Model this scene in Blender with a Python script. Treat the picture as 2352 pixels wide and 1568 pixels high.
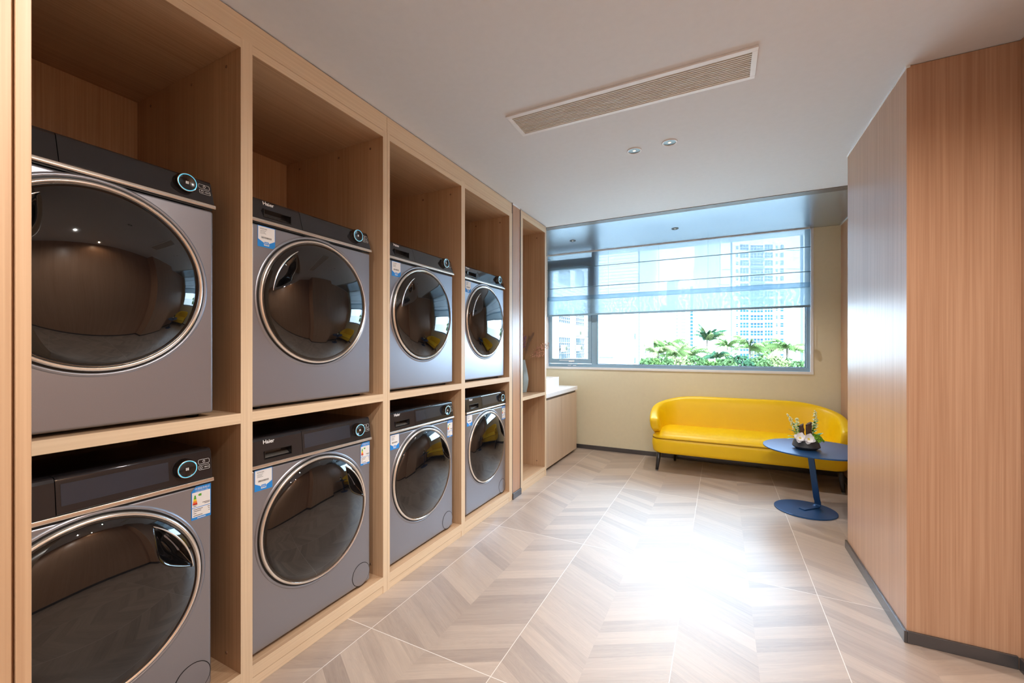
import bpy, bmesh, math, random
from mathutils import Vector, Matrix
PI = math.pi
for o in list(bpy.data.objects): bpy.data.objects.remove(o, do_unlink=True)
SC = bpy.context.scene
COL = SC.collection

# ------------------------------------------------------------------ camera, sky, sun, exposure
F_PX, TH, H = 955.0, math.atan(479/955.0), 1.29
CT, ST = math.cos(TH), math.sin(TH)
CX = H*CT/0.7262
cam = bpy.data.cameras.new('camera')
cam.sensor_width = 36; cam.lens = F_PX/2352*36
cam.shift_y = 16/2352; cam.clip_start = 0.02; cam.clip_end = 3000
camo = bpy.data.objects.new('camera', cam); COL.objects.link(camo)
camo.location = (CX, 0, H); camo.rotation_euler = (PI/2, 0, TH)
SC.camera = camo

world = bpy.data.worlds.new('sky'); SC.world = world; world.use_nodes = True
wn = world.node_tree; bg = wn.nodes['Background']
bg.inputs['Color'].default_value = (0.60, 0.79, 1.0, 1)
bg.inputs['Strength'].default_value = 11.0

def light(name, kind, loc, energy, color, rot=(0, 0, 0), **kw):
    l = bpy.data.lights.new(name, kind); l.energy = energy; l.color = color
    for k, v in kw.items(): setattr(l, k, v)
    o = bpy.data.objects.new(name, l); COL.objects.link(o); o.location = loc; o.rotation_euler = rot
    return o
sun = light('sun', 'SUN', (0, -20, 60), 25.0, (0.72, 0.87, 1.0), (math.radians(52), 0, math.radians(18)), angle=0.01)
# daylight portal in the window opening (guides sampling of the sky only)
po = light('window_portal', 'AREA', (0.96, 5.36, 1.79), 1, (1, 1, 1), (-PI/2, 0, 0), shape='RECTANGLE', size=2.95, size_y=1.5)
po.data.cycles.is_portal = True

vs = SC.view_settings
vs.view_transform = 'Standard'; vs.look = 'None'; vs.gamma = 1; vs.use_curve_mapping = False
vs.exposure = 0.66
CZ = 2.533          # ceiling height
WARM = (1.0, 0.96, 0.90); NEUT = (1.0, 0.97, 0.94)
LK = 1.7
LAMPS = {}

# ------------------------------------------------------------------ materials
MATS = {}
def lin(r, g, b):
    f = lambda v: (v/255/12.92) if v <= 10 else ((v/255+0.055)/1.055)**2.4
    return (f(r), f(g), f(b), 1)
def mat(name, col, rough=0.5, metal=0.0, coat=0.0, spec=0.5, emit=None, es=0, bump=None, trans=0, sheen=0, var=None):
    m = bpy.data.materials.new(name); m.use_nodes = True; MATS[name] = m
    n = m.node_tree; b = n.nodes['Principled BSDF']
    b.inputs['Base Color'].default_value = col if len(col) == 4 else (*col, 1)
    b.inputs['Roughness'].default_value = rough; b.inputs['Metallic'].default_value = metal
    b.inputs['Coat Weight'].default_value = coat; b.inputs['Coat Roughness'].default_value = 0.04
    b.inputs['Specular IOR Level'].default_value = spec
    if emit: b.inputs['Emission Color'].default_value = emit; b.inputs['Emission Strength'].default_value = es
    tc = n.nodes.new('ShaderNodeTexCoord')
    # every material carries a little procedural variation
    nz = n.nodes.new('ShaderNodeTexNoise'); n.links.new(tc.outputs['Object'], nz.inputs['Vector'])
    sc, amt = var if var else (30, 0.03)
    nz.inputs['Scale'].default_value = sc
    hv = n.nodes.new('ShaderNodeHueSaturation'); hv.inputs['Color'].default_value = b.inputs['Base Color'].default_value
    mr = n.nodes.new('ShaderNodeMapRange'); mr.inputs['To Min'].default_value = 1-amt; mr.inputs['To Max'].default_value = 1+amt
    n.links.new(nz.outputs['Fac'], mr.inputs['Value']); n.links.new(mr.outputs['Result'], hv.inputs['Value'])
    n.links.new(hv.outputs['Color'], b.inputs['Base Color'])
    if bump:
        bs, bd = bump
        n2 = n.nodes.new('ShaderNodeTexNoise'); n2.inputs['Scale'].default_value = bs
        n.links.new(tc.outputs['Object'], n2.inputs['Vector'])
        bp = n.nodes.new('ShaderNodeBump'); bp.inputs['Strength'].default_value = bd; bp.inputs['Distance'].default_value = 0.002
        n.links.new(n2.outputs['Fac'], bp.inputs['Height']); n.links.new(bp.outputs['Normal'], b.inputs['Normal'])
    return m

def wood(name, c1, c2, axis, rough=0.42, fine=150):
    m = bpy.data.materials.new(name); m.use_nodes = True; n = m.node_tree; b = n.nodes['Principled BSDF']
    L = n.links.new
    tc = n.nodes.new('ShaderNodeTexCoord'); mp = n.nodes.new('ShaderNodeMapping')
    s = [fine, fine, fine]; s[axis] = 1.6; mp.inputs['Scale'].default_value = s
    L(tc.outputs['Object'], mp.inputs['Vector'])
    a = n.nodes.new('ShaderNodeTexNoise'); a.inputs['Scale'].default_value = 1; a.inputs['Detail'].default_value = 3
    L(mp.outputs['Vector'], a.inputs['Vector'])
    mp2 = n.nodes.new('ShaderNodeMapping'); s = [16, 16, 16]; s[axis] = 0.35; mp2.inputs['Scale'].default_value = s
    L(tc.outputs['Object'], mp2.inputs['Vector'])
    a2 = n.nodes.new('ShaderNodeTexNoise'); a2.inputs['Scale'].default_value = 1; a2.inputs['Detail'].default_value = 2
    L(mp2.outputs['Vector'], a2.inputs['Vector'])
    mx = n.nodes.new('ShaderNodeMath'); mx.operation = 'MULTIPLY_ADD'; mx.inputs[1].default_value = 0.65
    hf = n.nodes.new('ShaderNodeMath'); hf.operation = 'MULTIPLY'; hf.inputs[1].default_value = 0.35
    L(a2.outputs['Fac'], hf.inputs[0]); L(a.outputs['Fac'], mx.inputs[0]); L(hf.outputs[0], mx.inputs[2])
    r = n.nodes.new('ShaderNodeValToRGB'); r.color_ramp.elements[0].position = 0.36; r.color_ramp.elements[1].position = 0.64
    r.color_ramp.elements[0].color = c1; r.color_ramp.elements[1].color = c2
    L(mx.outputs[0], r.inputs['Fac']); L(r.outputs['Color'], b.inputs['Base Color'])
    b.inputs['Roughness'].default_value = rough
    bp = n.nodes.new('ShaderNodeBump'); bp.inputs['Strength'].default_value = 0.06; bp.inputs['Distance'].default_value = 0.001
    L(a.outputs['Fac'], bp.inputs['Height']); L(bp.outputs['Normal'], b.inputs['Normal'])
    MATS[name] = m; return m
W1, W2 = lin(186, 142, 107), lin(205, 164, 128)
W1, W2 = lin(184, 149, 117), lin(204, 171, 138)
wood('wood_z', W1, W2, 2); wood('wood_y', W1, W2, 1)
wood('wood_x', W1, W2, 0)
E1, E2 = lin(222, 197, 164), lin(234, 211, 180)
wood('wood_edge', E1, E2, 2, 0.4)
wood('wood_edge_y', E1, E2, 1, 0.4)
wood('wood_panel', lin(182, 140, 111), lin(203, 163, 134), 2, 0.33, 170)
wood('wood_vanity', lin(198, 174, 148), lin(212, 188, 163), 2, 0.45)

def floor_mat():
    m = bpy.data.materials.new('chevron_tile'); m.use_nodes = True; n = m.node_tree; b = n.nodes['Principled BSDF']; L = n.links.new
    def math_(op, a, b_=None, c=None):
        k = n.nodes.new('ShaderNodeMath'); k.operation = op
        for i, v in enumerate((a, b_, c)):
            if v is None: continue
            if isinstance(v, (int, float)): k.inputs[i].default_value = v
            else: L(v, k.inputs[i])
        return k.outputs[0]
    tc = n.nodes.new('ShaderNodeTexCoord'); sp = n.nodes.new('ShaderNodeSeparateXYZ'); L(tc.outputs['Object'], sp.inputs[0])
    x, y = sp.outputs[0], sp.outputs[1]
    TW, TL = 0.631, 1.2375
    xs = math_('DIVIDE', math_('SUBTRACT', x, 0.148), TW); xi = math_('FLOOR', xs); xf = math_('SUBTRACT', xs, xi)
    ys = math_('DIVIDE', math_('SUBTRACT', y, 1.424), TL); yi = math_('FLOOR', ys); yf = math_('SUBTRACT', ys, yi)
    dx = math_('MULTIPLY', math_('SUBTRACT', xf, 0.5), TW); adx = math_('ABSOLUTE', dx)
    # chevron coordinate: planks fall towards the centre line of each tile
    v = math_('SUBTRACT', y, math_('MULTIPLY', adx, 0.56))
    vp = math_('DIVIDE', math_('SUBTRACT', v, 1.424), TL/14); pi_ = math_('FLOOR', vp)
    side = math_('GREATER_THAN', dx, 0.0)
    cmb = n.nodes.new('ShaderNodeCombineXYZ'); L(math_('ADD', math_('MULTIPLY', xi, 2), side), cmb.inputs[0]); L(pi_, cmb.inputs[1]); L(yi, cmb.inputs[2])
    wn_ = n.nodes.new('ShaderNodeTexWhiteNoise'); wn_.noise_dimensions = '3D'; L(cmb.outputs[0], wn_.inputs['Vector'])
    # grain running along the plank
    u = math_('ADD', math_('MULTIPLY', adx, 1.0), math_('MULTIPLY', v, 0.0))
    gc = n.nodes.new('ShaderNodeCombineXYZ'); L(math_('MULTIPLY', u, 3.5), gc.inputs[0]); L(math_('MULTIPLY', v, 40), gc.inputs[1]); L(math_('MULTIPLY', wn_.outputs['Value'], 20), gc.inputs[2])
    g = n.nodes.new('ShaderNodeTexNoise'); g.inputs['Scale'].default_value = 1; g.inputs['Detail'].default_value = 4; g.inputs['Distortion'].default_value = 0.6
    L(gc.outputs[0], g.inputs['Vector'])
    wv = n.nodes.new('ShaderNodeTexNoise'); wv.inputs['Scale'].default_value = 0.5; wv.inputs['Distortion'].default_value = 2.5; L(gc.outputs[0], wv.inputs['Vector'])
    ring = math_('SINE', math_('MULTIPLY', wv.outputs['Fac'], 60))
    tone = math_('ADD', math_('MULTIPLY', wn_.outputs['Value'], 0.42), math_('ADD', math_('MULTIPLY', g.outputs['Fac'], 0.55), math_('MULTIPLY', ring, 0.05)))
    r = n.nodes.new('ShaderNodeValToRGB'); e = r.color_ramp.elements
    e[0].position = 0.12; e[0].color = lin(142, 124, 113); e[1].position = 0.95; e[1].color = lin(192, 172, 155)
    L(tone, r.inputs['Fac'])
    gw = 0.0016
    ex = math_('MULTIPLY', math_('MINIMUM', xf, math_('SUBTRACT', 1.0, xf)), TW)
    ey = math_('MULTIPLY', math_('MINIMUM', yf, math_('SUBTRACT', 1.0, yf)), TL)
    gr = math_('LESS_THAN', math_('MINIMUM', ex, ey), gw)
    mx = n.nodes.new('ShaderNodeMixRGB'); L(gr, mx.inputs['Fac']); L(r.outputs['Color'], mx.inputs['Color1']); mx.inputs['Color2'].default_value = lin(220, 212, 204)
    L(mx.outputs[0], b.inputs['Base Color'])
    b.inputs['Specular IOR Level'].default_value = 1.0; b.inputs['Coat Weight'].default_value = 0.72; b.inputs['Coat Roughness'].default_value = 0.42
    rr = math_('ADD', 0.39, math_('MULTIPLY', g.outputs['Fac'], 0.1)); L(rr, b.inputs['Roughness'])
    MATS['chevron_tile'] = m
floor_mat()

mat('ceiling_paint', lin(222, 224, 229), 0.75)
mat('wall_fabric', lin(228, 221, 194), 0.8, bump=(400, 0.15))
mat('wall_cream', lin(225, 214, 196), 0.7)
mat('skirting', lin(96, 95, 98), 0.25, 0.6)
mat('bronze_trim', lin(120, 110, 104), 0.4, 0.5)
mat('white_trim', lin(240, 242, 246), 0.4)
mat('soffit_metal', lin(196, 208, 218), 0.26, 0.75, var=(2, 0.02))
mat('washer_body', lin(160, 163, 173), 0.36, 0.82, var=(600, 0.05))
mat('console_black', lin(34, 34, 38), 0.08, 0.0, coat=0.3)
mat('top_black', lin(12, 12, 14), 0.22, 0.0, coat=0.5)
mat('glass_black', lin(13, 13, 15), 0.02, 0.0, coat=0.0, spec=0.95)
mat('gap_black', lin(6, 6, 7), 0.5)
mat('chrome', lin(246, 243, 238), 0.20, 0.88)
mat('satin_silver', lin(224, 216, 206), 0.25, 0.9)
mat('display', lin(40, 50, 64), 0.12, coat=0.6)
mat('dial_cyan', lin(70, 190, 225), 0.25, 0.0, coat=0.5, emit=lin(70, 190, 225), es=0.5)
mat('print_white', lin(236, 236, 236), 0.5)
mat('label_white', lin(236, 236, 236), 0.6)
mat('label_blue', lin(30, 140, 228), 0.55)
mat('label_grey', lin(120, 122, 126), 0.6)
mat('label_black', lin(45, 45, 48), 0.6)
mat('label_green', lin(80, 165, 50), 0.6); mat('label_yellow', lin(240, 215, 40), 0.6)
mat('label_orange', lin(240, 140, 40), 0.6); mat('label_red', lin(215, 55, 45), 0.6)
mat('yellow_leather', lin(248, 204, 6), 0.38, spec=0.45, bump=(350, 0.12), var=(5, 0.03))
mat('piping_dark', lin(110, 80, 10), 0.5)
mat('leg_black', lin(24, 24, 28), 0.3, coat=0.3)
mat('table_blue', lin(38, 78, 124), 0.36, 0.35, bump=(900, 0.1))
mat('pot_grey', lin(60, 60, 64), 0.5)
mat('petal', lin(244, 242, 244), 0.5); mat('petal_core', lin(236, 214, 90), 0.6)
mat('berry', lin(226, 226, 178), 0.5); mat('stem_green', lin(96, 140, 60), 0.6)
mat('leaf_green', lin(70, 150, 60), 0.5); mat('moss', lin(110, 160, 30), 0.8, var=(80, 0.3))
mat('bark', lin(84, 62, 50), 0.9, bump=(60, 0.8), var=(60, 0.3))
mat('quartz_white', lin(244, 246, 250), 0.25); mat('ceramic_white', lin(246, 248, 250), 0.15)
mat('vase_blue', lin(180, 212, 232), 0.35); mat('vase_back', lin(158, 192, 214), 0.4)
mat('dry_grass', lin(160, 140, 130), 0.9); mat('dry_purple', lin(150, 118, 156), 0.9)
mat('dry_pink', lin(228, 186, 166), 0.9); mat('dry_stem', lin(150, 140, 90), 0.8)
mat('frame_blue', lin(146, 178, 202), 0.38, 0.35)
mat('frame_gasket', lin(40, 46, 52), 0.6)
mat('vent_white', lin(236, 238, 242), 0.4); mat('vent_slat', lin(226, 222, 216), 0.4); mat('vent_dark', lin(110, 104, 98), 0.8)
mat('reflector', lin(96, 104, 108), 0.40, 0.6)
mat('bulb', (1, 1, 1), 0.4, emit=(1.0, 0.9, 0.75, 1), es=0.5)
mat('rod_grey', lin(120, 150, 170), 0.4)
mat('peg_grey', lin(130, 100, 80), 0.5)
# outdoors
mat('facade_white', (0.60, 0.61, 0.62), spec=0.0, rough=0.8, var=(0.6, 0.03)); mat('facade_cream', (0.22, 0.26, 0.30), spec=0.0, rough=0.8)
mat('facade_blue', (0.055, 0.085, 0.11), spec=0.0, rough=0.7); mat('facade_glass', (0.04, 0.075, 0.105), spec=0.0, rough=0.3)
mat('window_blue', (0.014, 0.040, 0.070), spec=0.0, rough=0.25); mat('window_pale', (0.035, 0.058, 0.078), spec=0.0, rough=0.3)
mat('line_grey', (0.06, 0.065, 0.068), spec=0.0, rough=0.8)
mat('ac_white', (0.2, 0.2, 0.19), spec=0.0, rough=0.6); mat('ac_louver', (0.05, 0.05, 0.035), spec=0.0, rough=0.7)
mat('palm_frond', (0.050, 0.085, 0.026), spec=0.0, rough=0.6, var=(3, 0.25)); mat('palm_frond_dark', (0.022, 0.052, 0.028), spec=0.0, rough=0.6, var=(3, 0.25))
mat('palm_pale', (0.12, 0.15, 0.06), spec=0.0, rough=0.6, var=(3, 0.2))
mat('trunk', (0.12, 0.10, 0.08), spec=0.0, rough=0.8); mat('shrub', (0.045, 0.080, 0.030), spec=0.0, rough=0.7, var=(2, 0.3))
mat('ground', (0.45, 0.44, 0.40), 0.9)

def glass_mat():
    m = bpy.data.materials.new('window_glass'); m.use_nodes = True; n = m.node_tree; n.nodes.clear(); L = n.links.new
    o = n.nodes.new('ShaderNodeOutputMaterial'); t = n.nodes.new('ShaderNodeBsdfTransparent'); g = n.nodes.new('ShaderNodeBsdfGlossy')
    t.inputs['Color'].default_value = (0.93, 0.97, 0.98, 1); g.inputs['Roughness'].default_value = 0.02
    fr = n.nodes.new('ShaderNodeFresnel'); fr.inputs['IOR'].default_value = 1.3
    mx = n.nodes.new('ShaderNodeMixShader'); L(fr.outputs[0], mx.inputs[0]); L(t.outputs[0], mx.inputs[1]); L(g.outputs[0], mx.inputs[2]); L(mx.outputs[0], o.inputs[0])
    MATS['window_glass'] = m
glass_mat()
def sheer(name, opac, col, moire=False):
    m = bpy.data.materials.new(name); m.use_nodes = True; n = m.node_tree; n.nodes.clear(); L = n.links.new
    o = n.nodes.new('ShaderNodeOutputMaterial'); t = n.nodes.new('ShaderNodeBsdfTransparent')
    d = n.nodes.new('ShaderNodeBsdfDiffuse'); tl = n.nodes.new('ShaderNodeBsdfTranslucent')
    d.inputs['Color'].default_value = col; tl.inputs['Color'].default_value = col
    m1 = n.nodes.new('ShaderNodeMixShader'); m1.inputs[0].default_value = 0.5; L(d.outputs[0], m1.inputs[1]); L(tl.outputs[0], m1.inputs[2])
    m2 = n.nodes.new('ShaderNodeMixShader'); m2.inputs[0].default_value = opac; L(t.outputs[0], m2.inputs[1]); L(m1.outputs[0], m2.inputs[2])
    if moire:   # weave of the doubled layer: open and closed mesh in wavering bands
        tc = n.nodes.new('ShaderNodeTexCoord'); w = n.nodes.new('ShaderNodeTexWave'); w.wave_type = 'BANDS'; w.bands_direction = 'X'
        w.inputs['Scale'].default_value = 5.5; w.inputs['Distortion'].default_value = 9; w.inputs['Detail'].default_value = 1.2; w.inputs['Detail Scale'].default_value = 2.2
        L(tc.outputs['Object'], w.inputs['Vector'])
        r = n.nodes.new('ShaderNodeMapRange'); r.inputs['From Min'].default_value = 0.55; r.inputs['From Max'].default_value = 1.0
        r.inputs['To Min'].default_value = opac; r.inputs['To Max'].default_value = opac-0.045
        L(w.outputs['Fac'], r.inputs['Value']); L(r.outputs[0], m2.inputs[0])
    L(m2.outputs[0], o.inputs[0]); MATS[name] = m
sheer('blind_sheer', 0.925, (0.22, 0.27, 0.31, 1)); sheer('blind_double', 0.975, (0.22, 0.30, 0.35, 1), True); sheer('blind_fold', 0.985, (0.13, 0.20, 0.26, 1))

# ------------------------------------------------------------------ mesh helpers
class MB:
    def __init__(self): self.v = []; self.f = []; self.m = []; self.s = []; self.mi = 0; self.smooth = False
    def add(self, vs, fs, smooth=None, mi=None):
        o = len(self.v); self.v += [tuple(p) for p in vs]
        for f in fs:
            self.f.append([o+i for i in f]); self.m.append(self.mi if mi is None else mi); self.s.append(self.smooth if smooth is None else smooth)
    def box(self, x0, x1, y0, y1, z0, z1, mi=None, M=None):
        vs = [(x, y, z) for x in (x0, x1) for y in (y0, y1) for z in (z0, z1)]
        if M is not None: vs = [M @ Vector(p) for p in vs]
        self.add(vs, [(0, 1, 3, 2), (4, 6, 7, 5), (0, 4, 5, 1), (2, 3, 7, 6), (0, 2, 6, 4), (1, 5, 7, 3)], False, mi)
        return self
    def prism(self, prof, y0, y1, mi=None, smooth=False):     # (x, z) outline extruded along y
        k = len(prof); vs = [(x, y0, z) for x, z in prof]+[(x, y1, z) for x, z in prof]
        fs = [(i, (i+1) % k, k+(i+1) % k, k+i) for i in range(k)]
        self.add(vs, fs, smooth, mi); self.add(vs, [tuple(range(k))[::-1], tuple(range(k, 2*k))], False, mi)
        return self
    def grid(self, rows, closed=True, capA=False, capB=False, smooth=True, mi=None):
        k = len(rows[0]); vs = [p for r in rows for p in r]; fs = []
        for i in range(len(rows)-1):
            for j in range(k if closed else k-1):
                a = i*k+j; b = i*k+(j+1) % k; fs.append((a, b, b+k, a+k))
        if capA: fs.append(tuple(range(k))[::-1])
        if capB: fs.append(tuple(range((len(rows)-1)*k, len(rows)*k)))
        self.add(vs, fs, smooth, mi); return self
    def lathe(self, prof, c=(0, 0, 0), axis='z', n=48, smooth=True, mi=None, cap=False):   # prof (r, h)
        rows = []
        for r, h in prof:
            row = []
            for j in range(n):
                a = 2*PI*j/n; p, q = r*math.cos(a), r*math.sin(a)
                row.append({'z': (c[0]+p, c[1]+q, c[2]+h), 'x': (c[0]+h, c[1]+p, c[2]+q), 'y': (c[0]+p, c[1]+h, c[2]+q)}[axis])
            rows.append(row)
        self.grid(rows, True, cap, cap, smooth, mi); return self
    def tube(self, pts, rad, n=8, mi=None, cap=True):
        pts = [Vector(p) for p in pts]; rows = []
        up = Vector((0.13, 0.21, 1)).normalized()
        for i, p in enumerate(pts):
            t = (pts[min(i+1, len(pts)-1)]-pts[max(i-1, 0)]).normalized()
            a = t.cross(up)
            if a.length < 1e-3: a = t.cross(Vector((1, 0, 0)))
            a.normalize(); b = t.cross(a)
            r = rad[i] if isinstance(rad, (list, tuple)) else rad
            rows.append([p+(a*math.cos(2*PI*j/n)+b*math.sin(2*PI*j/n))*r for j in range(n)])
        self.grid(rows, True, cap, cap, True, mi); return self
    def rect(self, x, y0, y1, z0, z1, mi=None):   # flat rectangle facing +x
        self.add([(x, y0, z0), (x, y1, z0), (x, y1, z1), (x, y0, z1)], [(0, 1, 2, 3)], False, mi); return self
    def poly(self, x, pts, mi=None):
        self.add([(x, a, b) for a, b in pts], [tuple(range(len(pts)))], False, mi); return self
    def ball(self, c, r, n=8, mi=None, sq=(1, 1, 1)):
        rows = []
        for i in range(1, n):
            t = PI*i/n; rows.append([(c[0]+r*sq[0]*math.sin(t)*math.cos(2*PI*j/(n+2)), c[1]+r*sq[1]*math.sin(t)*math.sin(2*PI*j/(n+2)), c[2]-r*sq[2]*math.cos(t)) for j in range(n+2)])
        self.grid(rows, True, True, True, True, mi); return self
    def build(self, name, mats, parent=None, bevel=0, seg=2, loc=None, sub=0):
        me = bpy.data.meshes.new(name); me.from_pydata(self.v, [], self.f)
        for k in (mats if isinstance(mats, (list, tuple)) else [mats]): me.materials.append(MATS[k])
        me.polygons.foreach_set('material_index', self.m); me.polygons.foreach_set('use_smooth', self.s)
        me.validate(); me.update()
        bm = bmesh.new(); bm.from_mesh(me); bmesh.ops.recalc_face_normals(bm, faces=bm.faces) if all(len(e.link_faces) == 2 for e in bm.edges) else None
        bm.to_mesh(me); bm.free()
        o = bpy.data.objects.new(name, me); COL.objects.link(o)
        if parent is not None: o.parent = parent
        if loc: o.location = loc
        if bevel:
            b = o.modifiers.new('bevel', 'BEVEL'); b.width = bevel; b.segments = seg; b.limit_method = 'ANGLE'; b.angle_limit = 0.6; b.harden_normals = False
            for p in me.polygons: p.use_smooth = True
            w = o.modifiers.new('wn', 'WEIGHTED_NORMAL'); w.keep_sharp = True
        if sub:
            s = o.modifiers.new('sub', 'SUBSURF'); s.levels = sub; s.render_levels = sub
        return o
def tag(o, label=None, cat=None, group=None, kind=None):
    if label: o['label'] = label
    if cat: o['category'] = cat
    if group: o['group'] = group
    if kind: o['kind'] = kind
    return o
def empty(name, loc, rz=0):
    o = bpy.data.objects.new(name, None); o.empty_display_size = 0.1; COL.objects.link(o); o.location = loc; o.rotation_euler = (0, 0, rz); return o
def copy_tree(o, parent=None):
    c = o.copy(); COL.objects.link(c); c.parent = parent
    for ch in [k for k in bpy.data.objects if k.parent == o]: copy_tree(ch, c)
    return c
def box(name, m, x0, x1, y0, y1, z0, z1, parent=None, bevel=0, seg=2):
    return MB().box(x0, x1, y0, y1, z0, z1).build(name, m, parent, bevel, seg)
def S(name, m, *a, **k):
    return tag(box(name, m, *a, **k), kind='structure')
def text_geo(s, size, thick=0.0):
    cu = bpy.data.curves.new('t', 'FONT'); cu.body = s; cu.size = size; cu.align_x = 'LEFT'; cu.offset = thick; cu.resolution_u = 3
    ob = bpy.data.objects.new('t', cu); COL.objects.link(ob)
    dg = bpy.context.evaluated_depsgraph_get(); dg.update()
    me = bpy.data.meshes.new_from_object(ob.evaluated_get(dg))
    v = [tuple(p.co) for p in me.vertices]; f = [tuple(p.vertices) for p in me.polygons]
    bpy.data.objects.remove(ob); bpy.data.curves.remove(cu); bpy.data.meshes.remove(me)
    return v, f
def put_text(mb, s, x, y0, z0, width, height, mi=0, thick=0.0):   # on a face looking towards +x
    v, f = text_geo(s, 1.0, thick)
    if not v: return
    a0, a1 = min(p[0] for p in v), max(p[0] for p in v); b0, b1 = min(p[1] for p in v), max(p[1] for p in v)
    sx = width/(a1-a0); sz = height/(b1-b0)
    mb.add([(x(z0+(p[1]-b0)*sz) if callable(x) else x, y0+(p[0]-a0)*sx, z0+(p[1]-b0)*sz) for p in v], f, False, mi)

# ------------------------------------------------------------------ room shell
YW = 5.22; XR = 2.67; XC = 2.32; YB = -2.6; XL = -0.82
S('floor', 'chevron_tile', XL, XR, YB, YW+0.3, -0.05, 0.0)
S('ceiling', 'ceiling_paint', XL, XR+0.2, YB, 3.98, CZ, CZ+0.08)
S('trim_1', 'bronze_trim', XL, XR+0.2, 3.98, 4.075, CZ-0.004, CZ+0.08)
tag(box('trim_2', 'soffit_metal', XL, XR+0.2, 4.075, YW+0.3, CZ+0.001, CZ+0.08), kind='structure')
S('wall_left', 'wall_cream', XL-0.1, XL, YB, YW+0.3, 0, CZ)
S('wall_back', 'wall_cream', XL-0.1, XR+0.2, YB-0.1, YB, 0, CZ)
S('wall_right', 'wood_panel', XR, XR+0.2, YB, YW+0.3, 0, CZ)
S('wall_column', 'wood_panel', XC, XR, 2.415, 3.366, 0, CZ-0.002, bevel=0.0015)
# window wall (opening x -0.51..2.443, z 1.031..CZ)
OX0, OX1, OZ0 = -0.512, 2.443, 1.033
w = MB().box(XL, OX0, YW, YW+0.25, 0, CZ).box(OX1, XR, YW, YW+0.25, 0, CZ).box(OX0, OX1, YW, YW+0.25, 0, OZ0)
tag(w.build('wall_window', 'wall_fabric'), kind='structure')
# joints of the wall covering
for i, x in enumerate((0.745, 1.93)):
    S('trim_%d' % (3+i), 'wall_cream', x-0.0012, x+0.0012, YW-0.0006, YW+0.01, 0.05, OZ0-0.02)
# corner strip and ceiling line on the right
S('trim_5', 'white_trim', XC-0.003, XC+0.012, 2.412, 3.37, CZ-0.010, CZ)
S('trim_6', 'white_trim', XR-0.006, XR, 3.366, YW, CZ-0.008, CZ)
# skirtings
S('baseboard_window', 'skirting', -0.10, XR, YW-0.012, YW, 0, 0.052, bevel=0.002)
S('baseboard_right', 'skirting', XR-0.012, XR, 3.366, YW-0.012, 0, 0.052, bevel=0.002)
b = MB().box(XC-0.012, XC, 2.403, 3.378, 0, 0.052).box(XC, XR-0.012, 2.403, 2.415, 0, 0.052).box(XR-0.012, XR, YB, 2.403, 0, 0.052)
tag(b.build('baseboard_column', 'skirting', bevel=0.002), kind='structure')
# narrow wall strip between the two cabinets
S('wall_strip', 'wood_panel', -0.6, -0.004, 3.172, 3.338, 0, CZ)
S('trim_7', 'white_trim', -0.004, 0.0, 3.182, 3.330, CZ-0.012, CZ)
S('baseboard_strip', 'skirting', -0.004, 0.010, 3.172, 3.336, 0, 0.052, bevel=0.002)
tag(MB().box(-0.006, 0.0, 3.172, 3.180, 0.052, CZ).box(-0.006, 0.0, 3.331, 3.339, 0.052, CZ).build('trim_8', 'bronze_trim'), kind='structure')
# entrance jamb, close to the camera on the left
jb = MB().box(XL, 0.722, 0.150, 0.2015, 0, CZ).box(XL, 0.716, 0.2015, 0.2045, 0, CZ).box(XL, 0.724, 0.2045, 0.2195, 0, CZ)
tag(jb.build('wall_entrance', 'wood_z', bevel=0.0012), kind='structure')
# door on the back wall
d = tag(box('door_1', 'leg_black', 0.9, 1.8, YB, YB+0.02, 0, 2.1), kind='structure')
box('door_handle', 'chrome', 1.70, 1.72, YB+0.02, YB+0.05, 0.95, 1.15, d)

# ------------------------------------------------------------------ window
win = tag(empty('window_1', (0.96, YW, OZ0)), kind='structure')
def wpart(name, m, boxes, bevel=0):
    mb = MB()
    for q in boxes: mb.box(*q)
    o = mb.build(name, m, win, bevel); o.location = (-0.96, -YW, -OZ0); return o
ya, yb = YW+0.035, YW+0.085
wpart('reveal', 'white_trim', [(OX0, OX0+0.022, YW-0.004, YW+0.12, OZ0, CZ), (OX1-0.024, OX1, YW-0.004, YW+0.12, OZ0, CZ), (OX0, OX1, YW-0.008, YW+0.12, OZ0-0.012, OZ0+0.014)], 0.001)
wpart('frame', 'frame_blue', [(OX0+0.022, OX1-0.024, ya, yb, OZ0+0.014, 1.088), (2.385, OX1-0.024, ya, yb, 1.088, CZ), (0.10, 0.186, ya, yb, 1.088, CZ), (OX0+0.022, -0.485, ya, yb, 1.088, CZ), (-0.485, 0.10, ya, yb, 2.385, 2.472), (0.160, 0.172, ya-0.006, ya, 1.088, CZ)], 0.003)
wpart('sash', 'frame_blue', [(-0.485, 0.10, ya-0.012, yb-0.01, 1.092, 1.155), (-0.485, 0.10, ya-0.012, yb-0.01, 2.328, 2.385), (-0.485, -0.437, ya-0.012, yb-0.01, 1.155, 2.328), (0.053, 0.10, ya-0.012, yb-0.01, 1.155, 2.328)], 0.003)
wpart('gasket', 'frame_gasket', [(0.186, 2.385, ya+0.02, yb-0.002, 1.0885, 1.094), (2.379, 2.385, ya+0.02, yb-0.002, 1.094, CZ)])
wpart('pane', 'window_glass', [(0.186, 2.385, yb-0.022, yb-0.018, 1.088, CZ)])
wpart('pane', 'window_glass', [(-0.437, 0.053, yb-0.032, yb-0.028, 1.155, 2.328)])
wpart('pane', 'window_glass', [(-0.485, 0.10, yb-0.022, yb-0.018, 2.472, CZ)])
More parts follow.
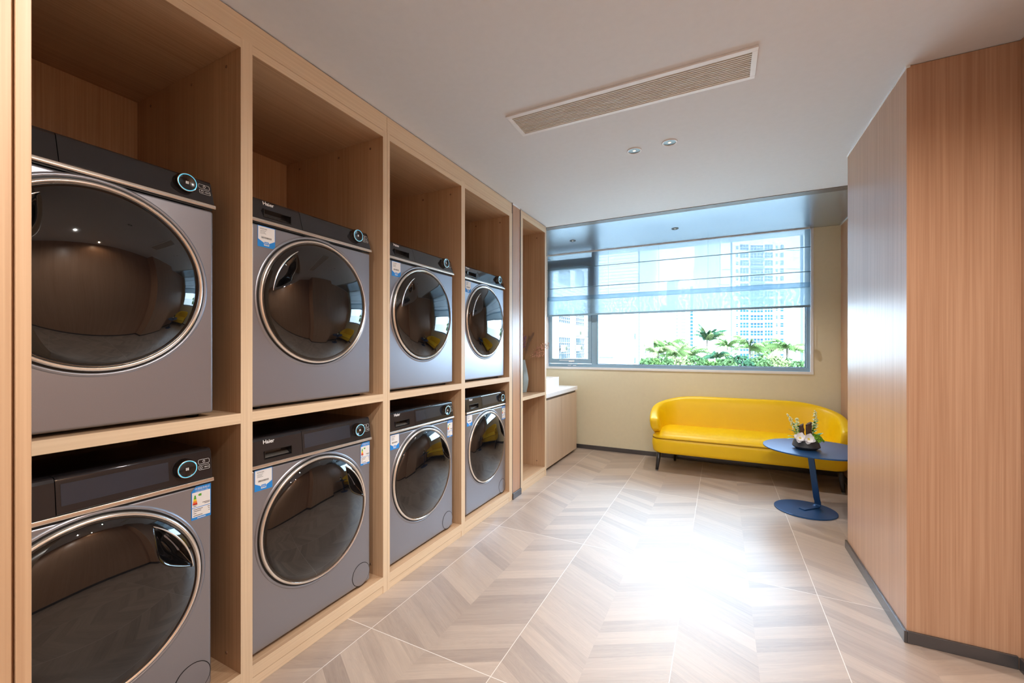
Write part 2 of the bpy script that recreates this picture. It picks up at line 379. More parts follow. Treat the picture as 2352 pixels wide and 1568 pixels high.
wpart('handle', 'vent_white', [(-0.20, -0.155, ya-0.030, ya-0.012, 1.112, 1.134), (-0.33, -0.20, ya-0.034, ya-0.026, 1.130, 1.138), (-0.155, -0.125, ya-0.026, ya-0.012, 1.114, 1.136)], 0.003)
wpart('drain_cap', 'white_trim', [(-0.22, -0.175, ya-0.003, ya, 1.062, 1.070), (-0.15, -0.105, ya-0.003, ya, 1.062, 1.070)], 0.001)

# ------------------------------------------------------------------ roman blind
bl = tag(empty('roman_blind', (0.96, YW-0.02, 1.715)), 'sheer pale blue roman blind half lowered over the window', 'window blind')
def bpart(name, m, mb, lab=None):
    o = mb.build(name, m, bl); o.location = (-0.96, -(YW-0.02), -1.715)
    if lab: o['label'] = lab
    return o
BX0, BX1, BY = -0.488, 2.412, YW-0.012
bpart('fabric', 'blind_sheer', MB().grid([[(BX0+(BX1-BX0)*j/8, BY, z) for j in range(9)] for z in (1.972, 2.25, CZ-0.001)], closed=False))
def wavy(z0, z1, dy):
    mb = MB(); rows = []
    for i in range(5):
        z = z0+(z1-z0)*i/4; rows.append([(BX0+(BX1-BX0)*j/60, BY-dy-0.003*math.sin(i*PI/4)*(1+0.3*math.sin(j*0.7)), z) for j in range(61)])
    mb.grid(rows, closed=False); return mb
bpart('fabric_fold', 'blind_fold', wavy(1.918, 1.974, 0.008), 'darker gathered fold of the blind')
bpart('fabric_lower', 'blind_double', wavy(1.735, 1.922, 0.012), 'doubled lower layer with a watery moire')
for z in (2.337, 2.083):
    bpart('rod', 'rod_grey', MB().tube([(BX0, BY-0.006, z), (BX1+0.003, BY-0.006, z)], 0.0042))
bpart('hem_bar', 'rod_grey', MB().box(BX0, BX1, BY-0.018, BY-0.006, 1.713, 1.736), 'grey weighted hem bar')
bpart('light_gap_cover', 'white_trim', MB().box(BX0, BX1, BY-0.012, BY+0.03, CZ-0.010, CZ))  # strip added to shut off the bright line of light above the fabric
for x in (0.33, 0.93, 1.46):
    bpart('cord', 'rod_grey', MB().tube([(x, BY-0.003, 1.97), (x, BY-0.003, CZ)], 0.0009, 5))
bpart('pull_chain', 'vent_white', MB().tube([(2.425, BY-0.01, 1.28), (2.425, BY-0.01, CZ)], 0.0016, 6))
bpart('chain_holder', 'vent_white', MB().box(2.415, 2.437, BY-0.022, BY-0.004, 1.235, 1.315))

# ------------------------------------------------------------------ ceiling vent and downlights
v = tag(empty('air_vent', (1.144, 2.087, CZ)), 'long white slatted air conditioning grille in the ceiling', 'air vent')
VX0, VX1, VY0, VY1 = 0.560, 1.728, 1.972, 2.196
def vpart(name, m, mb, bevel=0):
    o = mb.build(name, m, v, bevel); o.location = (-1.144, -2.087, -CZ); return o
vpart('frame', 'vent_white', MB().box(VX0, VX1, VY0, VY0+0.024, CZ-0.009, CZ).box(VX0, VX1, VY1-0.022, VY1, CZ-0.009, CZ).box(VX0, VX0+0.022, VY0+0.024, VY1-0.022, CZ-0.009, CZ).box(VX1-0.022, VX1, VY0+0.024, VY1-0.022, CZ-0.009, CZ), 0.001)
vpart('backing', 'vent_dark', MB().box(VX0+0.02, VX1-0.02, VY0+0.02, VY1-0.02, CZ-0.0035, CZ-0.0005))
NS = 13
for i in range(NS):
    yy = VY0+0.024+(VY1-VY0-0.046)*(i+0.5)/NS
    sl = MB().prism([(0, 0), (0.0118, 0), (0.0118, -0.0016), (0.0030, -0.0052), (0, -0.0052)], VX0+0.022, VX1-0.022)
    # outline is in (x,z) and runs along y: turn it so the slat runs along x
    sl.v = [(q[1], yy-0.005+q[0], CZ-0.002+q[2]) for q in sl.v]
    vpart('slat', 'vent_slat', sl)

def downlight(x, y, r, label, z=CZ, energy=6, col=NEUT, spot=95, rim='vent_white'):
    t = tag(empty('downlight', (x, y, z)), label, 'downlight', 'recessed round downlights')
    MB().lathe([(r, 0), (r, -0.003), (r*0.86, -0.0055), (r*0.78, -0.003), (r*0.76, 0)], n=32).build('trim_ring', rim, t)
    MB().lathe([(r*0.78, -0.002), (r*0.70, -0.0012), (r*0.45, -0.0008), (r*0.001, -0.0006)], n=32).build('reflector', 'reflector', t)
    MB().lathe([(r*0.22, -0.0015), (r*0.2, -0.003), (r*0.001, -0.0034)], n=16).build('bulb', 'bulb', t)
    if energy:
        l = light('downlight_beam', 'SPOT', (0, 0, -0.012), energy*LK, col, spot_size=math.radians(spot), spot_blend=0.6, shadow_soft_size=0.012)
        l.parent = t
    return t
downlight(1.103, 2.680, 0.045, 'round downlight in the ceiling, left of the pair beyond the vent', energy=22)
downlight(1.313, 2.668, 0.045, 'round downlight in the ceiling, right of the pair beyond the vent', energy=22)
downlight(1.07, 1.30, 0.045, 'round downlight in the ceiling nearer than the vent, at the top edge', energy=16, col=WARM)
downlight(0.06, 4.61, 0.036, 'small dark downlight in the blue ceiling panel above the vanity', CZ+0.001, energy=14, col=WARM, rim='skirting', spot=120)
downlight(1.165, 4.62, 0.036, 'small dark downlight in the blue ceiling panel above the sofa', CZ+0.001, energy=26, col=WARM, rim='skirting', spot=130)
for i, (x, y, e) in enumerate(((1.07, -0.35, 28), (2.45, 1.25, 5), (1.85, 0.75, 37), (1.07, -1.7, 24), (1.7, -1.1, 18))):  # all but the column one are unseen fill lamps, added to brighten the room
    downlight(x, y, 0.045, ('added fill downlight in the ceiling right above the camera', 'round downlight in the ceiling before the brown column', 'added fill downlight in the ceiling just right of the camera', 'added fill downlight in the ceiling near the dark back door', 'added fill downlight in the ceiling beside the right wall behind the camera')[i], energy=e, col=(1.0, 0.72, 0.48) if i == 1 else WARM, spot=168)

# ------------------------------------------------------------------ laundry cabinets
PEG = []
def cabinet(y0, y1, div, label, zsh=(1.012, 1.050), ztop=2.405, bottom=(0.040, 0.085)):
    t = tag(empty('laundry_cabinet', (0, (y0+y1)/2, 0)), label, 'cabinet')
    off = (0, -(y0+y1)/2, 0)
    def part(name, m, x0, x1, a, b, c, d, bev=0.001):
        o = box(name, m, x0, x1, a, b, c, d, t, bev); o.location = off; return o
    D = -0.79
    sides = [(y0, y0+div['t0']), *div['mid'], (y1-div['t1'], y1)]
    for a, b in sides:
        part('side_panel', 'wood_z', D, -0.0015, a, b, 0, ztop+0.035)
        part('edge_strip', 'wood_edge', -0.0016, 0.0, a, b, 0, ztop+0.035, 0)
    for i in range(len(sides)-1):
        a, b = sides[i][1], sides[i+1][0]
        part('shelf', 'wood_y', D+0.01, -0.0015, a, b, *zsh); part('edge_strip', 'wood_edge_y', -0.0016, -0.0002, a, b, *zsh, 0)
        part('bottom_panel', 'wood_y', D+0.01, -0.0015, a, b, *bottom); part('edge_strip', 'wood_edge_y', -0.0016, -0.0002, a, b, bottom[0], bottom[1], 0)
        part('plinth', 'wood_edge_y', -0.03, -0.002, a, b, 0, bottom[0]-0.002)
        part('top_panel', 'wood_y', D+0.01, -0.0015, a, b, ztop, ztop+0.033); part('edge_strip', 'wood_edge_y', -0.0016, -0.0002, a, b, ztop, ztop+0.033, 0)
        part('back_panel', 'wood_z', D, D+0.01, a, b, 0, ztop+0.033)
        for (px, pz) in ((-0.09, ztop-0.045), (-0.33, ztop-0.045), (-0.66, ztop-0.045), (-0.09, bottom[1]+0.05), (-0.33, bottom[1]+0.05)):
            o = MB().lathe([(0.006, 0), (0.006, -0.0015), (0.0005, -0.002)], (px, b, pz), 'y', 12).build('peg_cap', 'peg_grey', t); o.location = off
    part('header', 'wood_edge_y', D+0.1, -0.003, y0, y1, ztop+0.036, CZ-0.006, 0.0008)
    return t
cabinet(0.222, 1.6825, dict(t0=0.022, t1=0.0300, mid=[(0.926, 0.969)]), 'light wood laundry cabinet, nearer of the two holding washers')
cabinet(1.6845, 3.169, dict(t0=0.0175, t1=0.052, mid=[(2.393, 2.437)]), 'light wood laundry cabinet, farther of the two holding washers')
cabinet(3.342, 3.945, dict(t0=0.040, t1=0.036, mid=[]), 'narrow light wood open cabinet with a dried flower vase', (0.820, 0.850), 2.462, (0.06, 0.095))

# ------------------------------------------------------------------ washing machines and dryers
WD = 0.305
def machine(kind):
    wash = kind == 'washer'
    t = empty('washing_machine' if wash else 'tumble_dryer', (0, 0, 0))
    CTOP = 0.850 if wash else 0.838
    lean = 0.12 if wash else 0.30
    xf = lambda z: 0.005-(z-0.748)*lean
    off = 0.305
    Y = lambda ly: ly-off
    # body with rounded vertical edges
    body = MB().box(-0.60, 0.0, -WD, WD, 0.011, 0.728).build('body', 'washer_body', t, 0.010, 4)
    for sx in (-0.55, -0.05):
        for sy in (-0.26, 0.26):
            MB().lathe([(0.018, 0.0), (0.02, 0.008), (0.014, 0.02)], (sx, sy, 0), n=16, cap=True).build('foot', 'gap_black', t)
    MB().box(-0.004, 0.0015, -WD+0.006, WD-0.006, 0.7285, 0.7345).build('seam', 'gap_black', t)
    MB().prism([(-0.02, 0.7335), (0.009, 0.7335), (0.011, 0.737), (0.009, 0.7475), (-0.02, 0.7475)], -WD-0.001, WD+0.001).build('trim_strip', 'satin_silver', t, 0.002, 2)
    # console
    def prof(z0, z1, topround=True):
        p = [(-0.05, z0), (xf(z0), z0)]
        if topround: p += [(xf(CTOP-0.012), CTOP-0.012), (xf(CTOP)-0.003, CTOP-0.003), (xf(CTOP)-0.011, CTOP)]
        else: p += [(xf(z1), z1)]
        p += [(-0.05, CTOP if topround else z1)]
        return p
    con = MB().prism(prof(0.748, CTOP), Y(0.2205), WD-0.001)
    c = con.build('control_panel', 'console_black', t, 0.003, 3)
    dr = MB().prism(prof(0.748, CTOP), -WD+0.001, Y(0.053)).prism(prof(0.748, CTOP), Y(0.166), Y(0.2185))
    dr.prism(prof(0.748, 0.764, False), Y(0.053), Y(0.166)).prism([(-0.05, 0.794)]+[(xf(0.794), 0.794)]+prof(0.794, CTOP)[2:], Y(0.053), Y(0.166))
    dr.box(-0.05, -0.032, Y(0.053), Y(0.166), 0.764, 0.794)
    drw = dr.build('detergent_drawer', 'console_black', t)
    hr = MB()
    for a0, a1, z0, z1 in ((0.050, 0.169, 0.7610, 0.764), (0.050, 0.169, 0.794, 0.7965), (0.050, 0.053, 0.764, 0.794), (0.166, 0.169, 0.764, 0.794)):
        hr.box(xf(0.78)-0.002, xf(z0)+0.0015, Y(a0), Y(a1), z0, z1)
    hr.build('handle_rim', 'top_black', drw, 0.0008)
    MB().prism([(-0.031, 0.766), (-0.008, 0.766), (-0.016, 0.772), (-0.031, 0.780)], Y(0.055), Y(0.164)).build('pull', 'satin_silver', drw, 0.001)
    MB().box(-0.60, -0.0505, -WD+0.002, WD-0.002, 0.7280, CTOP-0.001).build('top_panel', 'top_black', t, 0.004, 2)
    # door surround lip, black gap, chrome ring, dome
    CY, CZc = Y(0.300), 0.445
    MB().lathe([(0.2890, -0.0005), (0.2865, 0.0022), (0.2830, 0.0042), (0.2795, 0.0040), (0.2770, 0.0005)], (0, CY, CZc), 'x', 96).build('door_surround', 'washer_body', t)
    MB().lathe([(0.2785, 0.0012), (0.262, 0.0010), (0.24, 0.0010)], (0, CY, CZc), 'x', 96).build('door_gap', 'gap_black', t)
    R = 0.2585; HM = 0.052 if wash else 0.066
    sgn = 1 if wash else -1
    NA, NR = 320, 100; rows = []
    def surf(r): return 0.011+HM*max(0.0, 1-(r/R)**2.3)**0.60
    A0, A1, RO = math.radians(7), math.radians(57), 0.2365
    for i in range(NR+1):
        f = i/NR; r = R*(1-(f)**1.25)+0.0004; row = []
        for j in range(NA):
            a = 2*PI*j/NA; x = surf(min(r, R))
            aa = a if wash else (PI-a) % (2*PI)
            if A0 < aa < A1:
                tt = (aa-A0)/(A1-A0); wdt = 0.074*math.sin(PI*tt)**0.75; q = (RO-r)/max(wdt, 1e-5)
                if 0 < q < 1:
                    dd = min(1, min(q*5, (1-q)*1.6)*1.2); dd = dd*dd*(3-2*dd)
                    x -= 0.036*dd*min(1, 1.25*math.sin(PI*tt)**1.2)
            row.append((x, CY+r*math.cos(a), CZc+r*math.sin(a)))
        rows.append(row)
    dm = MB().lathe([(R+0.001, 0.002), (R, 0.0112)], (0, CY, CZc), 'x', NA).grid(rows, True, False, True)
    door = dm.build('door', 'glass_black', t)
    MB().lathe([(0.2715, 0.0015), (0.2715, 0.0070), (0.2700, 0.0105), (0.2660, 0.0135), (0.2625, 0.0135), (0.2605, 0.0105), (0.2590, 0.0100)], (0, CY, CZc), 'x', 128).build('door_ring', 'chrome', door)
    pts = []; 
    for k in range(25):
        a = A0-0.02+(A1-A0+0.04)*k/24
        if not wash: a = PI-a
        pts.append((surf(RO)+0.0035, CY+RO*math.cos(a), CZc+RO*math.sin(a)))
    MB().tube(pts, [0.0012+0.0022*math.sin(PI*k/24) for k in range(25)], 8).build('door_handle', 'chrome', door)
    # dial
    DY, DZ = Y(0.524 if wash else 0.522), 0.799; dx = xf(DZ)
    dial = MB().lathe([(0.0325, -0.002), (0.0330, 0.004), (0.0305, 0.006), (0.0300, 0.020), (0.0290, 0.0225), (0.0272, 0.0228)], (dx, DY, DZ), 'x', 48).build('dial', 'glass_black', t)
    MB().lathe([(0.0292, 0.0215), (0.0290, 0.0232), (0.0262, 0.0232), (0.0258, 0.0205)], (dx, DY, DZ), 'x', 48).build('dial_rim', 'chrome', dial)
    MB().lathe([(0.0278, 0.0233), (0.0268, 0.0237), (0.0256, 0.0233)], (dx, DY, DZ), 'x', 48).build('dial_ring', 'dial_cyan', dial)['label'] = 'pale cyan ring around the dial'
    MB().lathe([(0.0256, 0.0225), (0.0236, 0.0210), (0.0005, 0.0210)], (dx, DY, DZ), 'x', 48).build('dial_face', 'top_black', dial)
    ic = MB()
    for a in (-0.0024, 0.0024):
        for b_ in (-0.0024, 0.0024): ic.rect(dx+0.0213, DY+a-0.0019, DY+a+0.0019, DZ+b_-0.0019, DZ+b_+0.0019)
    ic.build('dial_mark', 'print_white', dial)
    for k, z0 in enumerate((0.801, 0.781)):   # two outlined touch buttons
        bm_ = MB(); y0, y1, z1 = Y(0.567), Y(0.602), z0+0.0155; e = 0.0009; X_ = xf(z0)+0.0012
        def rr(ins, n=6):
            out = []; rad = 0.004-ins
            for cyy, czz, a0 in ((y1-0.004, z1-0.004, 0), (y0+0.004, z1-0.004, PI/2), (y0+0.004, z0+0.004, PI), (y1-0.004, z0+0.004, 1.5*PI)):
                for q in range(n+1):
                    zz_ = czz+rad*math.sin(a0+q*PI/2/n); out.append((xf(zz_)+0.0010, cyy+rad*math.cos(a0+q*PI/2/n), zz_))
            return out
        bm_.grid([rr(0), rr(e)], True, smooth=False)
        cyy = (y0+y1)/2 if k == 0 else y0+0.008; czz = (z0+z1)/2
        bm_.lathe([(0.0040, 0), (0.0031, 0)], (xf(czz-0.004)+0.0008, cyy, czz), 'x', 16, False)
        if k == 0: bm_.rect(xf(czz)+0.0009, cyy-0.0004, cyy+0.0004, czz+0.001, czz+0.005)
        else: put_text(bm_, '一键智洗', lambda z: xf(z)+0.0009, y0+0.014, czz-0.0022, 0.0185, 0.0044)
        bm_.build('button', 'print_white', c)
    if wash:
        ds = MB(); ds.add([(xf(0.770)+0.0006, Y(0.230), 0.770), (xf(0.770)+0.0006, Y(0.480), 0.770), (xf(0.830)+0.0006, Y(0.480), 0.830), (xf(0.830)+0.0006, Y(0.230), 0.830)], [(0, 1, 2, 3)])
        ds.build('display', 'display', c)
    lg = MB(); ly = 0.049 if wash else 0.057
    lz = 0.824 if wash else 0.813
    put_text(lg, 'Haier', lambda z: xf(z)+0.0008, Y(ly), lz, 0.047, 0.0155, 0, 0.018)
    lg.build('logo', 'print_white', drw)
    if wash:
        FC = (0.0, Y(0.549), 0.066)
        MB().lathe([(0.054, 0.0012), (0.051, 0.0014), (0.0005, 0.0014)], FC, 'x', 48).build('filter_cover', 'washer_body', t)
        MB().lathe([(0.0565, 0.0006), (0.0555, 0.0011), (0.0540, 0.0006)], FC, 'x', 48).build('filter_groove', 'gap_black', t)
        # energy label
        e = MB(); a0, a1, z0, z1 = Y(0.545), Y(0.606), 0.613, 0.727; X0 = 0.0008
        e.poly(X0, [(a0, z0), (a1, z0), (a1, z1), (a0+0.014, z1), (a0, z1-0.016)], 0)
        e.rect(X0+0.0002, a0+0.0022, a1-0.0022, z0+0.042, z1-0.020, 1); e.rect(X0+0.0002, a0+0.0022, a1-0.0022, z0+0.009, z0+0.040, 1)
        put_text(e, '中国能效标识', X0+0.0004, a0+0.011, z1-0.013, 0.046, 0.0085, 1)
        put_text(e, 'CHINA ENERGY LABEL', X0+0.0004, a0+0.013, z1-0.0185, 0.040, 0.003, 1)
        zz = z1-0.030
        for q, mi in enumerate((3, 3, 4, 5, 6)):
            e.poly(X0+0.0004, [(a0+0.009-0.0011*q-0.0011, zz-0.0062), (a0+0.013+0.0011*q+0.0011, zz-0.0062), (a0+0.013+0.0011*q, zz), (a0+0.009-0.0011*q, zz)], mi); zz -= 0.0064
        e.poly(X0+0.0004, [(a0+0.020, z1-0.031), (a0+0.024, z1-0.035), (a0+0.031, z1-0.035), (a0+0.031, z1-0.027), (a0+0.024, z1-0.027)], 3)
        for (f0, f1, q) in ((0.034, 0.057, 0.053), (0.040, 0.057, 0.049), (0.006, 0.018, 0.051), (0.006, 0.015, 0.046), (0.006, 0.035, 0.034), (0.050, 0.057, 0.034), (0.006, 0.030, 0.028), (0.052, 0.057, 0.028), (0.006, 0.015, 0.021), (0.053, 0.057, 0.021), (0.006, 0.034, 0.013)):
            e.rect(X0+0.0004, a0+f0, a0+f1, z0+q, z0+q+0.0018, 2)
        e.rect(X0+0.0004, a0+0.018, a0+0.044, z0+0.003, z0+0.0055, 1)
        e.build('energy_label', ['label_blue', 'label_white', 'label_black', 'label_green', 'label_yellow', 'label_orange', 'label_red'], t)['label'] = 'blue and white energy rating label'
    # service sticker
    s = MB(); a0 = Y(0.012 if wash else 0.026); a1 = a0+0.072; z1 = 0.7275 if wash else 0.7235; z0 = z1-0.083; X0 = 0.0008
    s.rect(X0, a0, a1, z0, z1, 0)
    s.poly(X0+0.0002, [(a0+0.002, z0+0.030), (a0+0.027, z0+0.0165), (a0+0.045, z0+0.0165), (a1-0.002, z0+0.030), (a1-0.002, z1-0.0025), (a0+0.002, z1-0.0025)], 1)
    put_text(s, '海尔官方服务', X0+0.0004, a0+0.010, z1-0.014, 0.028, 0.0055, 2)
    for q in range(3): s.rect(X0+0.0004, a0+0.010, a0+0.034-0.004*(q % 2), z1-0.020-0.005*q, z1-0.0185-0.005*q, 3)
    random.seed(3); yy = a0+0.014
    while yy < a1-0.016:
        wd = random.choice((0.0006, 0.0012, 0.0018)); s.rect(X0+0.0004, yy, yy+wd, z0+0.034, z0+0.041, 2); yy += wd+random.choice((0.0007, 0.0012))
    s.rect(X0+0.0004, a0+0.0255, a0+0.0465, z0+0.007, z0+0.0235, 1); s.rect(X0+0.0006, a0+0.027, a0+0.045, z0+0.0105, z0+0.022, 0)
    put_text(s, '服务', X0+0.0008, a0+0.0295, z0+0.0125, 0.013, 0.007, 1)
    s.build('service_sticker', ['label_blue', 'label_white', 'label_black', 'label_grey'], t)['label'] = 'blue and white sticker with a barcode'
    return t
dry0, wash0 = machine('dryer'), machine('washer')
ys = (0.240, 0.9805, 1.722, 2.462); yw = (0.236, 0.985, 1.728, 2.500)
near = ('nearest and partly cut off', 'second bay from the camera', 'third bay from the camera', 'farthest bay by the vase cabinet')
for i in range(4):
    dd = dry0 if i == 0 else copy_tree(dry0); dd.location = (-0.030, ys[i]+0.305, 1.0505)
    tag(dd, 'dark grey tumble dryer, upper row, '+near[i], 'tumble dryer', 'stacked tumble dryers')
    ww = wash0 if i == 0 else copy_tree(wash0); ww.location = (-0.034, yw[i]+0.305, 0.0855)
    tag(ww, 'dark grey washing machine, lower row, '+near[i], 'washing machine', 'washing machines under the shelf')

# ------------------------------------------------------------------ vanity
va = tag(empty('vanity_cabinet', (-0.3, 4.52, 0)), 'pale wood vanity cabinet below the white worktop', 'cabinet')
def vp(name, m, *a, bev=0.001):
    o = box(name, m, *a, va, bev); o.location = (0.3, -4.52, 0); return o
vp('body', 'wood_vanity', -0.79, -0.062, 3.950, 5.072, 0.035, 0.770); vp('recessed_grip', 'bronze_trim', -0.062, -0.058, 3.952, 5.068, 0.742, 0.772)
vp('kickboard', 'skirting', -0.77, -0.075, 3.955, 5.066, 0, 0.035)
vp('door', 'wood_vanity', -0.060, -0.042, 3.950, 4.512, 0.030, 0.744); vp('door', 'wood_vanity', -0.060, -0.042, 4.515, 5.072, 0.030, 0.744)
vp('end_panel', 'wood_vanity', -0.79, -0.058, 5.072, 5.078, 0.030, 0.770)
tag(box('worktop', 'quartz_white', -0.80, -0.022, 3.948, 5.050, 0.7725, 0.8175, None, 0.002), 'white stone worktop on the vanity by the window', 'worktop')
ba = MB()
def rrect(x0, x1, y0, y1, r, z, n=6):
    out = []
    for cx, cy, a0 in ((x1-r, y1-r, 0), (x0+r, y1-r, PI/2), (x0+r, y0+r, PI), (x1-r, y0+r, 1.5*PI)):
        for q in range(n+1): out.append((cx+r*math.cos(a0+q*PI/2/n), cy+r*math.sin(a0+q*PI/2/n), z))
    return out
bx = (-0.56, -0.125, 4.10, 4.665)
def ins(q, d): return (q[0]+d, q[1]-d, q[2]+d, q[3]-d)
ba.grid([rrect(*bx, 0.012, 0.818), rrect(*bx, 0.012, 0.950), rrect(*ins(bx, 0.003), 0.010, 0.953), rrect(*ins(bx, 0.012), 0.010, 0.953), rrect(*ins(bx, 0.015), 0.010, 0.948), rrect(*ins(bx, 0.03), 0.03, 0.850), rrect(*ins(bx, 0.07), 0.03, 0.840)], True, True, True, False)
tag(ba.build('wash_basin', 'ceramic_white'), 'white rectangular basin standing on the vanity worktop', 'basin')

# ------------------------------------------------------------------ sofa
sf = tag(empty('sofa', (1.775, 4.88, 0)), 'long yellow leather bench sofa with a curved back under the window', 'sofa')
SO = (-1.775, -4.88, 0)
def sp_(name, m, mb, bevel=0, sub=0):
    o = mb.build(name, m, sf, bevel, sub=sub); o.location = SO; return o
SX0, SX1, SY0, SY1 = 0.932, 2.618, 4.595, 5.15
def loop(d, z, tilt=0, r=0.11, n=10, crown=0):
    out = []
    x0, x1, y0, y1 = SX0+d, SX1-d, SY0+d, SY1-d
    rr = max(r-d*0.5, 0.03)
    cs = ((x1-rr, y1-rr, 0), (x0+rr, y1-rr, PI/2), (x0+rr, y0+rr, PI), (x1-rr, y0+rr, 1.5*PI))
    for i, (cx, cy, a0) in enumerate(cs):
        for q in range(n+1):
            out.append([cx+rr*math.cos(a0+q*PI/2/n), cy+rr*math.sin(a0+q*PI/2/n)])
        nx = cs[(i+1) % 4]; p1 = (nx[0]+rr*math.cos(nx[2]), nx[1]+rr*math.sin(nx[2])); p0 = out[-1]
        for k in range(1, 12): out.append([p0[0]+(p1[0]-p0[0])*k/12, p0[1]+(p1[1]-p0[1])*k/12])
    return [(p[0], p[1], z+tilt*(p[1]-SY0)) for p in out]
base = MB().grid([loop(0.05, 0.188), loop(0.025, 0.190), loop(0.010, 0.200), loop(0.003, 0.225), loop(-0.004, 0.28), loop(-0.004, 0.318), loop(0.002, 0.338), loop(0.010, 0.343)], True, True, True)
sp_('seat_base', 'yellow_leather', base)
TL_ = 0.03
cus = MB().grid([loop(0.012, 0.342), loop(0.002, 0.349), loop(0.002, 0.357, TL_), loop(0.012, 0.373, TL_), loop(0.035, 0.390, TL_), loop(0.07, 0.404, TL_), loop(0.12, 0.414, TL_), loop(0.18, 0.419, TL_), loop(0.24, 0.421, TL_)], True, True, True)
sp_('seat_cushion', 'yellow_leather', cus)
sp_('piping', 'piping_dark', MB().tube(loop(0.0005, 0.3445)+[loop(0.0005, 0.3445)[0]], 0.0022, 6, cap=False))
# curved back and arms in one shell
path = [(0.966, 4.615), (0.956, 4.72), (0.950, 4.83), (0.955, 4.93), (0.985, 5.02), (1.045, 5.085), (1.13, 5.12), (1.24, 5.132)]
path = path+[(1.24+(2.31-1.24)*k/8, 5.132) for k in range(1, 8)]+[(3.55-p[0], p[1]) for p in path[::-1]]
def topz(d):   # height by distance from the arm tip
    pts = [(0, 0.560), (0.10, 0.585), (0.22, 0.617), (0.34, 0.651), (0.46, 0.688), (0.58, 0.722), (0.68, 0.742), (0.80, 0.748), (9, 0.748)]
    for (a, b), (c_, d_) in zip(pts, pts[1:]):
        if d <= c_: return b+(d_-b)*(d-a)/(c_-a)
P_ = [Vector((a, b, 0)) for a, b in path]
cum = [0]
for a, b in zip(P_, P_[1:]): cum.append(cum[-1]+(b-a).length)
def section(p, t, zt, zb, th, scale=1.0, push=0.0):
    nrm = Vector((t.y, -t.x, 0))  # points to the seat side for this path direction
    out = []; zc, hz = (zt+zb)/2, (zt-zb)/2*scale
    for j in range(24):
        a = 2*PI*j/24; ca, sa = math.cos(a), math.sin(a)
        e = 0.55
        u = math.copysign(abs(ca)**e, ca)*th/2*scale; w = math.copysign(abs(sa)**e, sa)*hz
        leanv = -(w)*0.16
        q = p+nrm*(u+leanv)+t*push; out.append((q.x, q.y, zc+w))
    return out
rows = []
N = len(P_)
t0 = (P_[1]-P_[0]).normalized(); t1 = (P_[-1]-P_[-2]).normalized()
for sc_, ps in ((0.55, -0.030), (0.80, -0.022), (0.94, -0.011)): rows.append(section(P_[0], t0, 0.560, 0.430, 0.098, sc_, ps))
for i, p in enumerate(P_):
    t = (P_[min(i+1, N-1)]-P_[max(i-1, 0)]).normalized(); d = min(cum[i], cum[-1]-cum[i])
    rows.append(section(p, t, topz(d), 0.430-0.16*min(1, d/0.4), 0.098))
for sc_, ps in ((0.94, 0.011), (0.80, 0.022), (0.55, 0.030)): rows.append(section(P_[-1], t1, 0.560, 0.430, 0.098, sc_, ps))
sp_('backrest', 'yellow_leather', MB().grid(rows, True, True, True), sub=1)
for (lx, ly_, sx, sy) in ((1.005, 4.640, 0.985, 4.625), (2.545, 4.640, 2.565, 4.625), (1.125, 5.085, 1.12, 5.10), (2.425, 5.085, 2.43, 5.10)):
    leg = MB().tube([(lx, ly_, 0.190), (sx if 0 else lx+(sx-lx)*0.5, ly_+(sy-ly_)*0.5, 0.10), (sx, sy, 0.012)], [0.024, 0.020, 0.0155], 20)
    L_ = sp_('leg', 'leg_black', leg)
    MB().lathe([(0.012, 0.0), (0.013, 0.006), (0.012, 0.012)], (sx, sy, 0), n=16, cap=True).build('glide', 'ac_white', L_)

# ------------------------------------------------------------------ side table
TX, TY = 2.262, 4.035
tb = tag(empty('side_table', (2.19, 4.02, 0)), 'round dark blue metal side table with a leaning stem before the sofa', 'side table')
def tp(name, mb, bevel=0):
    o = mb.build(name, 'table_blue', tb, bevel); o.location = (-2.19, -4.02, 0); return o
tp('table_top', MB().lathe([(0.0005, 0.500), (0.354, 0.500), (0.358, 0.498), (0.358, 0.491), (0.352, 0.488), (0.0005, 0.488)], (TX, TY, 0), n=96, smooth=False), 0)
tp('base_plate', MB().lathe([(0.0005, 0.010), (0.208, 0.010), (0.211, 0.008), (0.211, 0.001), (0.0005, 0.001)], (2.192, 4.02, 0), n=96, smooth=False), 0)
# flat bar: runs over the base, bends up and leans to the top
c0 = Vector((2.165, 3.985, 0.014)); c1 = Vector((2.290, 4.112, 0.014)); ct_ = Vector((2.222, 4.010, 0.488))
dirb = (c1-c0).normalized(); sd = Vector((-dirb.y, dirb.x, 0))
bend = [c0, c0.lerp(c1, 0.5), c1-dirb*0.03, c1-dirb*0.010+Vector((0, 0, 0.004)), c1+Vector((0, 0, 0.014)), c1+Vector((0, 0, 0.035)), c1.lerp(ct_, 0.15), c1.lerp(ct_, 0.5), ct_]
rws = []
for i, p in enumerate(bend):
    t = (bend[min(i+1, len(bend)-1)]-bend[max(i-1, 0)]).normalized(); sdl = Vector((0.89, -0.45, 0)).normalized() if 0 else sd
    nn = t.cross(sdl).normalized()
    rws.append([p+sdl*a*0.025+nn*b_*0.004 for a, b_ in ((-1, -1), (1, -1), (1, 1), (-1, 1))])
tp('stem', MB().grid(rws, True, True, True, False), 0.0015)

